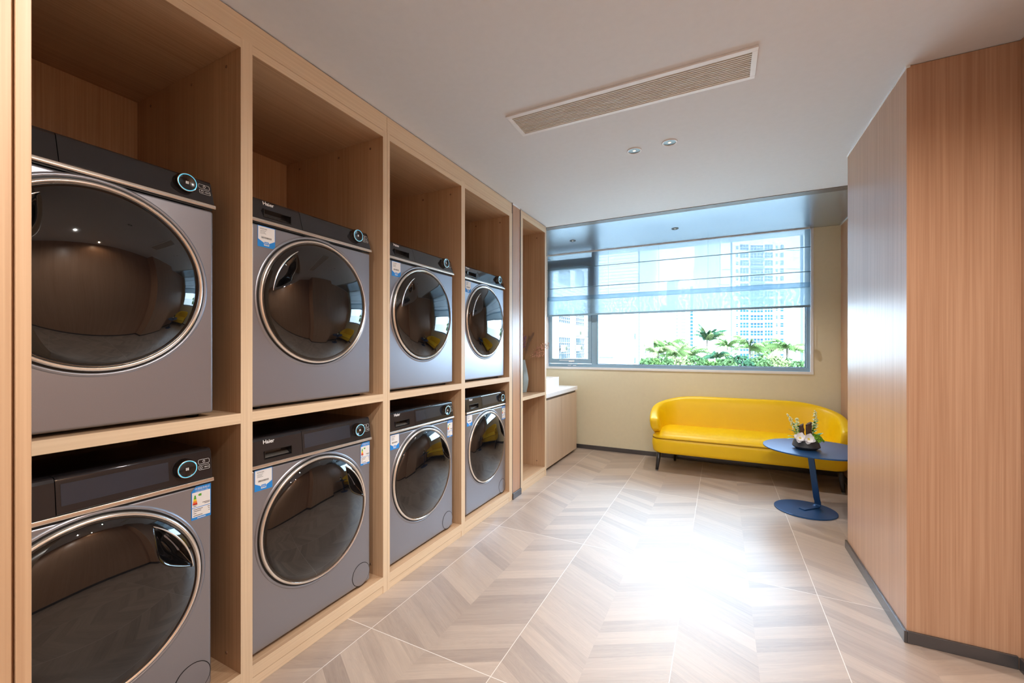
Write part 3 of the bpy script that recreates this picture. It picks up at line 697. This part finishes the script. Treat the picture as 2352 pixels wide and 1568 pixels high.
# ------------------------------------------------------------------ flower arrangement on the table
random.seed(11)
FX, FY, FZ = 2.190, 3.965, 0.501
fa = tag(empty('flower_arrangement', (FX, FY, FZ)), 'small artificial plant arrangement in a dark grey bowl on the blue table', 'potted plant')
rwp = []
for (r, h) in ((0.066, 0.0), (0.092, 0.018), (0.094, 0.023), (0.080, 0.074), (0.076, 0.074), (0.072, 0.064)):
    rwp.append([(r*math.cos(2*PI*(j+0.5)/12), r*math.sin(2*PI*(j+0.5)/12), h) for j in range(12)])
MB().grid(rwp, True, True, True, False).build('bowl', 'pot_grey', fa, 0.001)
Rr = Vector((CT, ST, 0)); Ff = Vector((-ST, CT, 0))   # across and away as seen from the room
def loc(a, b_, h): return Rr*a+Ff*b_+Vector((0, 0, h))
def flower(c, s, face):
    fl = MB(); face = face.normalized(); u = face.cross(Vector((0, 0, 1))).normalized(); w_ = u.cross(face)
    for ring, (n, r, up) in enumerate(((4, 1.0, 0.25), (4, 0.75, 0.7))):
        for k in range(n):
            a = 2*PI*k/n+ring*0.78+0.3; d = u*math.cos(a)+w_*math.sin(a); sdv = face.cross(d)
            rws = []
            for i in range(7):
                f = i/6; wd = s*0.45*math.sin(PI*(0.12+0.86*f))**0.8*(1 if f < 1 else 0.2)
                p = c+d*s*r*f+face*s*(up*f*f+0.02*ring)
                rws.append([p-sdv*wd+face*s*0.18*f, p-sdv*wd*0.5, p, p+sdv*wd*0.5, p+sdv*wd+face*s*0.18*f])
            fl.grid(rws, False)
    o = fl.build('flower', 'petal', fa); cb = MB()
    for k in range(9):
        a = k*2.4; cb.ball(c+face*s*0.12+(u*math.cos(a)+w_*math.sin(a))*s*0.05*math.sqrt(k), s*0.07, 5)
    cb.build('flower_center', 'petal_core', o)
flower(loc(-0.078, -0.045, 0.094), 0.044, Vector((-0.1, -1, 0.45)))
flower(loc(-0.028, -0.068, 0.090), 0.045, Vector((0.0, -1, 0.35)))
def bark(a, b_, h0, h1, w, tilt):
    m_ = MB(); rws = []
    for i in range(9):
        f = i/8; row = []
        for j in range(12):
            an = 2*PI*j/12; r = w*(1+0.22*random.uniform(-1, 1))
            p = loc(a+tilt*f+r*math.cos(an), b_+0.6*r*math.sin(an), h0+(h1-h0)*f+(0.012*math.cos(an) if i == 8 else 0)); row.append(p)
        rws.append(row)
    m_.grid(rws, True, True, True, False).build('bark_piece', 'bark', fa)
bark(-0.030, 0.0, 0.04, 0.188, 0.018, -0.006); bark(0.024, 0.0, 0.04, 0.200, 0.021, -0.004)
mo = MB()
for k in range(420):
    a = random.uniform(0, 2*PI); r = math.sqrt(random.random())
    p = loc(0.052+0.050*r*math.cos(a), -0.035+0.050*r*math.sin(a), 0.070+0.046*(1-r*r)+random.uniform(-0.003, 0.006)); mo.ball(p, random.uniform(0.003, 0.006), 4)
tag(mo.build('moss_clump', 'moss', fa), kind='stuff')
def leaf(mb, p, d, L_, wd, up=Vector((0, 0, 1)), mi=0, droop=0.25):
    d = d.normalized(); s_ = d.cross(up)
    if s_.length < 1e-3: s_ = Vector((1, 0, 0))
    s_.normalize(); n_ = s_.cross(d); rws = []
    for i in range(6):
        f = i/5; w_ = wd*math.sin(PI*(0.08+0.9*f)); c_ = p+d*L_*f-n_*L_*droop*f*f
        rws.append([c_-s_*w_+n_*w_*0.3, c_, c_+s_*w_+n_*w_*0.3])
    mb.grid(rws, False, mi=mi)
def berry_stem(a, b_, a1, h1):
    pts = [loc(a+(a1-a)*f**1.4, b_, 0.06+(h1-0.06)*f) for f in [i/10 for i in range(11)]]
    st = MB().tube(pts, 0.0016, 6).build('berry_stem', 'stem_green', fa)
    be = MB(); lf = MB()
    for k in range(26):
        f = 0.42+0.58*k/25; i = min(int(f*10), 9); p = pts[i].lerp(pts[i+1], f*10-i); an = k*2.4; r = 0.018*(1.15-f*0.7)
        be.ball(p+loc(r*math.cos(an), r*math.sin(an)*0.8, random.uniform(-0.004, 0.008)), 0.0058, 6)
    for k in range(10):
        f = 0.15+0.6*k/10; i = int(f*10); p = pts[i]; an = k*2.1
        leaf(lf, p, loc(math.cos(an), math.sin(an), 0.8), random.uniform(0.035, 0.05), 0.008)
    be.build('berries', 'berry', st); lf.build('leaves', 'leaf_green', st)
berry_stem(-0.05, 0.01, -0.135, 0.262); berry_stem(-0.035, 0.02, -0.06, 0.235)
berry_stem(0.062, 0.01, 0.082, 0.290); berry_stem(0.058, 0.03, 0.108, 0.235)
lf = MB()
for (a, b_, h, dx_, dz_) in ((0.08, 0.0, 0.09, 1.2, 1.1), (0.085, 0.01, 0.10, 1.5, 0.9), (-0.08, 0, 0.09, -1, 0.4), (-0.07, 0.02, 0.12, -1, 0.9), (0.05, 0.01, 0.15, -0.6, 1.4), (0.075, 0, 0.085, 1.4, 1.4), (-0.09, -0.01, 0.08, -1.0, 0.2)):
    leaf(lf, loc(a, b_, h), loc(dx_, 0.1, dz_), 0.065, 0.010)
lf.build('leaf_spray', 'leaf_green', fa)

# ------------------------------------------------------------------ vase with dried flowers
VXc, VYc, VZc = -0.185, 3.790, 0.8505
vs_ = MB(); prof_v = [(0.034, 0.0), (0.038, 0.02), (0.050, 0.075), (0.056, 0.125), (0.054, 0.150), (0.042, 0.215), (0.026, 0.290), (0.019, 0.325), (0.0165, 0.325), (0.020, 0.30)]
def vr(h):
    for (r0, h0), (r1, h1) in zip(prof_v[:7], prof_v[1:8]):
        if h <= h1: return r0+(r1-r0)*(h-h0)/(h1-h0)
    return prof_v[7][0]
rws = []; NH = 64
for i in range(NH+1):
    h = 0.325*i/NH; row = []
    for j in range(96):
        a = 2*PI*j/96; facet = math.cos(PI/6)/math.cos(((a) % (PI/3))-PI/6)
        r = vr(h)*facet
        uu = (a*vr(0.1)*1.0)/0.010; vv_ = h/0.0105
        dm_ = math.cos(PI*(uu+ (int(vv_) % 2)))*0.5+0.5; r += 0.0028*abs(math.sin(PI*vv_))**0.6*dm_**0.6-0.0014
        row.append((r*math.cos(a), r*math.sin(a), h))
    rws.append(row)
rws.append([(0.015*math.cos(2*PI*j/96), 0.015*math.sin(2*PI*j/96), 0.325) for j in range(96)])
rws.append([(0.017*math.cos(2*PI*j/96), 0.017*math.sin(2*PI*j/96), 0.22) for j in range(96)])
vs_.grid(rws, True, True, True)
tag(vs_.build('vase', 'vase_blue', loc=(VXc, VYc, VZc)), 'pale blue honeycomb textured vase on the narrow cabinet shelf', 'vase')
VT = Vector((VXc, VYc, VZc+0.30))
def dried(name, tip, col, label, kind):
    tip = Vector(tip); e = MB(); pts = []
    for i in range(13):
        f = i/12; p = VT.lerp(tip, f)+Vector((0, 0, 0.05*math.sin(PI*f)))*(0.6 if kind != 'spike' else 0.2); pts.append(p)
    t = tag(MB().tube([(p-VT)+Vector((0, 0, 0)) for p in pts], 0.0013, 5).build(name, 'dry_stem', loc=tuple(VT)), label, 'dried flower', 'dried flowers in the blue vase')
    for k in range(170 if kind == 'grass' else 70):
        f = random.uniform(0.3 if kind == 'grass' else 0.52, 1.0); i = min(int(f*12), 11); p = pts[i]-VT
        j = Vector((random.uniform(-1, 1), random.uniform(-1, 1), random.uniform(-1, 1)))
        if kind == 'grass':
            q = p+j*0.010; e.tube([q, q+Vector((0.003, 0.007, 0.014))+j*0.006], [0.0011, 0.0005], 4)
        elif kind == 'blossom':
            q = p+j*0.022; leaf(e, q, j, 0.015, 0.0055); leaf(e, q, Vector((j.y, j.z, j.x)), 0.014, 0.005)
            if k % 3 == 0: e.tube([p, q], 0.0005, 4)
        else:
            q = p+j*0.013; e.ball(q, random.uniform(0.003, 0.0055), 5)
    e.build('seed_head' if kind == 'grass' else 'blossom', col, t)
dried('dried_grass_stem', (VXc+0.035, VYc+0.08, 1.41), 'dry_grass', 'brown feathery dried grass, upright in the blue vase', 'grass')
dried('dried_grass_stem', (VXc+0.06, VYc+0.12, 1.45), 'dry_grass', 'brown dried grass, tallest and arching in the blue vase', 'grass')
dried('dried_flower_stem', (VXc+0.02, VYc-0.01, 1.43), 'dry_purple', 'purple dried flower spike by the cabinet edge in the vase', 'spike')
dried('dried_flower_stem', (VXc+0.24, VYc+0.08, 1.325), 'dry_pink', 'pink dried blossom spray reaching highest out of the vase', 'blossom')
dried('dried_flower_stem', (VXc+0.20, VYc+0.06, 1.235), 'dry_pink', 'pink dried blossom spray, lower one leaning to the window', 'blossom')

# ------------------------------------------------------------------ outside
def gp(u, t):
    a = (u-1176)/F_PX; return CX+t*(-ST+a*CT), t*(CT+a*ST)
def zv(v_, t): return H-(v_-800)/F_PX*t
GZ = -8.0
tag(box('ground', 'ground', -400, 900, 8, 1400, GZ-0.5, GZ), kind='structure')
def siding():
    m = mat('facade_siding', (0.60, 0.605, 0.61), 0.8, spec=0.0); n = m.node_tree; b = n.nodes['Principled BSDF']
    tc = n.nodes.new('ShaderNodeTexCoord'); sp = n.nodes.new('ShaderNodeSeparateXYZ'); n.links.new(tc.outputs['Object'], sp.inputs[0])
    d = n.nodes.new('ShaderNodeMath'); d.operation = 'FRACT'; k = n.nodes.new('ShaderNodeMath'); k.operation = 'MULTIPLY'; k.inputs[1].default_value = 2.6
    n.links.new(sp.outputs[2], k.inputs[0]); n.links.new(k.outputs[0], d.inputs[0])
    g = n.nodes.new('ShaderNodeMath'); g.operation = 'LESS_THAN'; g.inputs[1].default_value = 0.14; n.links.new(d.outputs[0], g.inputs[0])
    mx = n.nodes.new('ShaderNodeMixRGB'); old = b.inputs['Base Color'].links[0].from_socket
    n.links.new(g.outputs[0], mx.inputs[0]); n.links.new(old, mx.inputs[1]); mx.inputs[2].default_value = (0.12, 0.124, 0.13, 1); n.links.new(mx.outputs[0], b.inputs['Base Color'])
siding()
class Facade:
    """box building whose face looks back at the room; features placed on the face in metres"""
    def __init__(s, name, u0, u1, t, vtop, depth, m, label, group=None):
        um = (u0+u1)/2; x, y = gp(um, t); s.um, s.t = um, t; s.w = (u1-u0)/F_PX*t
        s.o = tag(empty(name, (x, y, GZ), TH), label, 'building', group)
        MB().box(-s.w/2, s.w/2, 0, depth, 0, zv(vtop, t)-GZ).build('walls', m, s.o)
    def lx(s, u): return (u-s.um)/F_PX*s.t
    def lz(s, v_): return zv(v_, s.t)-GZ
    def tile(s, u0, u1, vt, vb, m, out=0.05, deep=0.2, name='window'):
        return MB().box(s.lx(u0), s.lx(u1), -out, deep, s.lz(vb), s.lz(vt)).build(name, m, s.o)
def win_mesh(w, h, nx, ny, fr=0.12):
    mb = MB(); mb.box(0, w, -0.02, 0.05, 0, h, 1)
    for i in range(nx+1): mb.box(w*i/nx-fr/2, w*i/nx+fr/2, -0.1, 0, 0, h, 0)
    for i in range(ny+1): mb.box(0, w, -0.1, 0, h*i/ny-fr/2, h*i/ny+fr/2, 0)
    return mb
# residential tower on the right
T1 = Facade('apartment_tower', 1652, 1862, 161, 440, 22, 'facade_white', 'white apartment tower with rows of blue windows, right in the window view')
cols = [(1689.5, 1696, 1, 2, 3.5, 8, 'window_blue'), (1699, 1719.5, 3, 2, 0, 13.2, 'window_blue'), (1723, 1753, 4, 2, 1.5, 12, 'window_blue'), (1755.5, 1775, 3, 2, 0, 13.2, 'window_blue'), (1781, 1786.5, 1, 2, 2.5, 7.5, 'window_blue'), (1791.5, 1800, 1, 2, 1, 10.5, 'window_blue')]
for (ua, ub, nx, ny, dv, hv_, gm) in cols:
    w_ = (ub-ua)/F_PX*161; h_ = hv_/F_PX*161
    first = None
    for k in range(-9, 7):
        vt = 722+17.86*k+dv
        if first is None: first = win_mesh(w_, h_, nx, ny).build('window', ['facade_white', gm], T1.o); o = first
        else: o = first.copy(); COL.objects.link(o)
        o.location = (T1.lx(ua), -0.02, T1.lz(vt+hv_))
for k in range(-9, 7):
    T1.tile(1722, 1754, 722+17.86*k+14, 722+17.86*k+17.5, 'facade_cream', 0.9, 0.1, 'balcony')
for k in range(-5, 4):
    T1.tile(1652, 1681, 723+34.8*k, 724.1+34.8*k, 'line_grey', 0.05, 0.1, 'joint'); T1.tile(1806, 1845, 746+43*k, 747.2+43*k, 'line_grey', 0.05, 0.1, 'joint')
T1.tile(1838, 1845, 440, 870, 'facade_blue', 0.1, 0.3, 'pilaster'); T1.tile(1678, 1681.5, 440, 870, 'facade_blue', 0.1, 0.3, 'pilaster'); T1.tile(1653, 1654.2, 440, 870, 'line_grey', 0.1, 0.3, 'pilaster')
# middle tower
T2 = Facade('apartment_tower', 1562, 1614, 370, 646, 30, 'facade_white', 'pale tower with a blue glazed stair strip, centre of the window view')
for (ua, ub) in ((1564.5, 1574), (1577.5, 1582.5), (1594.5, 1599.5), (1603, 1612)):
    first = None
    for k in range(-8, 14):
        vt = 723+7.8*k; w_ = (ub-ua)/F_PX*370; h_ = 3.2/F_PX*370
        if first is None: first = win_mesh(w_, h_, 3 if ub-ua > 6 else 2, 1, 0.25).build('window', ['facade_white', 'window_pale'], T2.o); o = first
        else: o = first.copy(); COL.objects.link(o)
        o.location = (T2.lx(ua), -0.05, T2.lz(vt+3.2))
for k in range(-8, 14): T2.tile(1585.3, 1591.6, 719.6+7.8*k, 725.8+7.8*k, 'window_blue', 0.3, 0.2, 'stair_window')
def block(name, u0, u1, t, vtop, m, label, rows_=None, wcols=(), wm='window_pale', pitch=7.8, hh=3, depth=20):
    B = Facade(name, u0, u1, t, vtop, depth, m, label)
    k = 0
    for (a, b_) in wcols:
        v_ = vtop+pitch*0.6
        while v_ < 805 and k < 98:
            B.tile(a, b_, v_, v_+hh, wm, 0.15, 0.1); v_ += pitch; k += 1
    return B
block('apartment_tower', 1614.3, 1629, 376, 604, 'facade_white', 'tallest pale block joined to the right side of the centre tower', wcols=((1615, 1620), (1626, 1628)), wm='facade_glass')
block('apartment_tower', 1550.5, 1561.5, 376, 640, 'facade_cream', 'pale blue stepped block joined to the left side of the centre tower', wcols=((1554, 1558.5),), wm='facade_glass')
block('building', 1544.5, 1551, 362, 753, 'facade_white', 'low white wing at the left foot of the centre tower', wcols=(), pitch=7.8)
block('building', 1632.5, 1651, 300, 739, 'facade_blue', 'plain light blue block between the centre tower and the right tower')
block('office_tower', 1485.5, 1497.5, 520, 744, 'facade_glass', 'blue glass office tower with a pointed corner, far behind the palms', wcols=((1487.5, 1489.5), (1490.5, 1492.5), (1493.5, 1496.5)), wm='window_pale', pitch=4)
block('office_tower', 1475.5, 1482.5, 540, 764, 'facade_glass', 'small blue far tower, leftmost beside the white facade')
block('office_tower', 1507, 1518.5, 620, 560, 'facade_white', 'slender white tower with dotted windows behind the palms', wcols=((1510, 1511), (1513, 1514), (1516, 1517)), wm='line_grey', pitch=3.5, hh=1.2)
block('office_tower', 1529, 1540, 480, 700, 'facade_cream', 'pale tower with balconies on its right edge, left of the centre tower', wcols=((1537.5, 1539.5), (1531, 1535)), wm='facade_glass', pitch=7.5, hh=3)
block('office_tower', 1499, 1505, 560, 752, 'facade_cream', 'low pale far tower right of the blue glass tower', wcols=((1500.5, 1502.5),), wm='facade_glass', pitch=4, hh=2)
# near white building on the left: a long side wing and an end wall
XW = -12.5
def xp(u, v_):
    a = (u-1176)/F_PX; r = (-ST+a*CT, CT+a*ST); t = (XW-CX)/r[0]; return r[1]*t, H-(v_-800)/F_PX*t
nb = tag(empty('white_building', (XW, 42, GZ)), 'white clad building wing with barred windows and cooling units, left pane', 'building')
def nbp(name, m, mb):
    o = mb.build(name, m, nb); o.location = (-XW, -42, -GZ); return o
nbp('walls', 'facade_siding', MB().box(XW-14, XW, 24, 58, GZ, 30))
z5 = lambda a, b_: (1250+a*0.1488, 700+b_*0.1488)
def side_win(a0, b0, a1, b1, m, bars=True):
    y0, zt = xp(*z5(a0, b0)); y1, zb = xp(*z5(a1, b1)); zt = xp(*z5((a0+a1)/2, b0))[1]; zb = xp(*z5((a0+a1)/2, b1))[1]
    mb = MB().box(XW-0.1, XW+0.05, y0, y1, zb, zt, 1)
    n_ = 6
    for i in range(n_+1): yy = y0+(y1-y0)*i/n_; mb.box(XW+0.05, XW+0.12, yy-0.03, yy+0.03, zb, zt, 0)
    for i in range(5): zz = zb+(zt-zb)*i/4; mb.box(XW+0.05, XW+0.12, y0, y1, zz-0.03, zz+0.03, 0)
    nbp('window', ['ac_white', m], mb)
side_win(215, 80, 385, 285, 'window_pale'); side_win(478, 90, 603, 325, 'window_blue')
side_win(215, 500, 385, 830, 'window_pale'); side_win(478, 515, 608, 820, 'window_pale')
side_win(215, -560, 385, -330, 'window_pale'); side_win(478, -540, 603, -300, 'window_pale')
for (a, b_), lab in (((468, 436), 'upper left of the four'), ((606, 452), 'upper right of the four'), ((238, 672), 'lower left of the four'), ((480, 664), 'lower right of the four')):
    y_, z_ = xp(*z5(a, b_))
    au = tag(empty('air_conditioner', (XW+0.45, y_, z_-0.32)), 'white outdoor cooling unit on the left facade, '+lab, 'air conditioner', 'outdoor units on the white facade')
    MB().box(-0.18, 0.18, -0.45, 0.45, 0, 0.65).build('casing', 'ac_white', au, 0.02)
    lv = MB()
    for k in range(8): lv.box(0.175, 0.19, -0.40, -0.06, 0.06+0.07*k, 0.09+0.07*k); lv.box(-0.15+0.04*k, -0.13+0.04*k, -0.46, -0.45, 0.06, 0.6)
    lv.build('grille', 'ac_louver', au)
    MB().lathe([(0.22, 0.182), (0.20, 0.2), (0.02, 0.19)], (0, 0.18, 0.33), 'x', 24).build('fan_guard', 'ac_louver', au)
    MB().box(-0.45, 0.2, -0.40, -0.36, -0.05, 0).box(-0.45, 0.2, 0.36, 0.40, -0.05, 0).build('bracket', 'line_grey', au)
we = tag(empty('white_building', (-9.7, 52, GZ)), 'white clad end wall standing before the far towers, left of the palms', 'building')
def wep(name, m, mb):
    o = mb.build(name, m, we); o.location = (9.7, -52, -GZ); return o
wep('walls', 'facade_siding', MB().box(-12.49, -6.95, 50, 62, GZ, 34))
def yp(u, v_, yy=50):
    a = (u-1176)/F_PX; t = yy/(CT+a*ST); return CX+t*(-ST+a*CT), H-(v_-800)/F_PX*t
for (a0, b0, a1, b1) in ((1392, 440, 1410, 530), (1392, 810, 1410, 905), (1426, 275, 1436, 290), (1426, 625, 1436, 640)):
    x0, zt = yp(*z5(a0, b0)); x1, zb = yp(*z5(a1, b1)); wep('window', 'window_pale', MB().box(x0, x1, 49.95, 50.05, zb, zt))
x0, zt = yp(*z5(1466, -400)); x1, zb = yp(*z5(1472, 900)); wep('downpipe', 'line_grey', MB().box(x0-0.05, x1, 49.85, 50, GZ, 33))
x0, zt = yp(*z5(840, 803)); x1, zb = yp(*z5(1068, 812)); wep('canopy', 'line_grey', MB().box(x0, x1, 49.0, 50, zb-0.05, zt))

random.seed(5)
def frond(mb, p, d, L_, wl, droop, n=22):
    d = d.normalized(); hz = Vector((d.x, d.y, 0)); hz = hz.normalized() if hz.length > 0.01 else Vector((1, 0, 0)); s_ = Vector((-hz.y, hz.x, 0)); pts = []
    for i in range(n+1):
        f = i/n; pts.append(p+d*L_*f+Vector((0, 0, -1))*droop*L_*f*f)
    mb.tube(pts, [0.05*(1-0.8*i/n) for i in range(n+1)], 4, cap=False)
    for i in range(2, n+1):
        f = i/n; q = pts[i]; t = (pts[i]-pts[i-1]).normalized(); wv_ = wl*(math.sin(PI*min(1, 0.25+0.72*f)))
        for sg in (-1, 1):
            for o_ in (0, 0.5):
                q2 = q-t*(L_/n)*o_; e = q2+(s_*sg*0.8+t*0.5+Vector((0, 0, -0.55-0.5*random.random())))*wv_
                b2 = q2+t*0.06*L_/3; mb.add([q2-t*0.02*L_/3, b2, e], [(0, 1, 2)], False)
def palm(u, v_, t, L_, label, m='palm_frond', nf=16, up=1.0, droop=0.62, bias=(0, 0), trunk_r=0.16):
    x, y = gp(u, t); z = zv(v_, t); o = tag(empty('palm_tree', (x, y, GZ)), label, 'palm tree', 'palms outside the window'); c = Vector((0, 0, z-GZ))
    MB().tube([(0.25, 0, 0), (0.1, 0, c.z*0.5), (0, 0, c.z*0.8), (0, 0, c.z)], [trunk_r*1.5, trunk_r*1.1, trunk_r, trunk_r*0.8], 10).build('trunk', 'trunk', o)
    for k in range(nf):
        a = 2*PI*k/nf+random.uniform(-0.2, 0.2); el = up+random.uniform(-0.7, 0.7); f = MB()
        frond(f, c, Vector((math.cos(a)+bias[0], math.sin(a)+bias[1], el)), L_*1.7*random.uniform(0.75, 1.1), L_*0.25, droop*random.uniform(0.7, 1.3))
        f.build('frond', m if k % 3 else 'palm_pale', o)
palm(1624, 782, 75, 3.3, 'tall royal palm with a clear trunk, rising above the other palms', 'palm_frond_dark', 24, 1.2, 0.5, (0.35, 0), 0.17)
palm(1489, 796, 62, 2.9, 'bushy palm right beside the white end wall', nf=18)
palm(1532, 798, 66, 3.1, 'palm with arching fronds under the pale left tower', nf=18)
palm(1512, 812, 52, 2.4, 'low palm in front of the bushy palms, pale fronds', 'palm_pale')
palm(1552, 816, 55, 2.5, 'low palm left of the bare grey twigs', nf=16)
palm(1580, 818, 60, 2.6, 'spreading palm left of the royal palm trunk', nf=16)
palm(1671, 796, 72, 2.6, 'slim palm in front of the blank tower wall', nf=16)
palm(1722, 800, 60, 3.0, 'wind-blown palm below the blue tower windows', 'palm_frond', 20, 0.8, 0.6, (0.4, 0))
palm(1808, 800, 58, 3.0, 'broad palm at the right end of the window view', 'palm_frond', 22, 0.7, 0.6)
palm(1646, 822, 58, 2.3, 'small palm right of the royal palm trunk', 'palm_frond_dark')
def bush(name, u, v_, t, rx, rz, m, label, n=1500, cat='shrub', group='shrubs outside the window'):
    x, y = gp(u, t); z = zv(v_, t); mb = MB()
    for k in range(n):
        d = Vector((random.gauss(0, 1), random.gauss(0, 1), random.gauss(0, 1))).normalized()*random.uniform(0.55, 1.0)
        lump = 1+0.22*math.sin(d.x*7+u)*math.cos(d.z*6+v_)
        p = Vector((d.x*rx*lump, d.y*rx, d.z*rz*lump+z-GZ)); a = Vector((random.uniform(-1, 1), random.uniform(-1, 1), random.uniform(-1, 1)))*0.19; b_ = Vector((random.uniform(-1, 1), random.uniform(-1, 1), random.uniform(-1, 1)))*0.12
        mb.add([p-a, p+b_, p+a, p-b_], [(0, 1, 2, 3)], False)
    o = tag(empty(name, (x, y, GZ)), label, cat, group); mb.build('foliage', m, o)
    MB().tube([(0, 0, 0), (0.1, 0, (z-GZ)*0.6), (0, 0, z-GZ)], [0.25, 0.18, 0.08], 8).build('trunk', 'trunk', o)
bush('leafy_tree', 1559, 792, 120, 2.6, 2.3, 'palm_frond_dark', 'dark round treetop behind the palms, before the centre tower', 500, 'tree')
for i, (u, v_, r_, m, lab) in enumerate(((1478, 836, 2.0, 'shrub', 'green shrub at the foot of the white end wall'), (1503, 840, 2.2, 'palm_frond', 'shrub under the bushy palm near the end wall'), (1530, 838, 2.2, 'shrub', 'shrub below the arching palm'), (1560, 836, 2.2, 'palm_pale', 'pale shrub below the low left palm'), (1592, 834, 2.2, 'shrub', 'shrub left of the royal palm trunk'), (1628, 842, 2.0, 'palm_frond', 'shrub at the royal palm trunk'), (1664, 838, 2.2, 'shrub', 'shrub below the slim palm'), (1700, 832, 2.3, 'palm_frond_dark', 'darker shrub left below the wind-blown palm'), (1742, 838, 2.3, 'shrub', 'shrub under the blue tower windows'), (1778, 834, 2.4, 'palm_pale', 'pale shrub left of the broad right palm'), (1822, 842, 2.4, 'shrub', 'shrub at the right end of the window view'))):
    bush('shrub', u, v_+4, 50, r_*0.72, r_*0.5, m, lab)
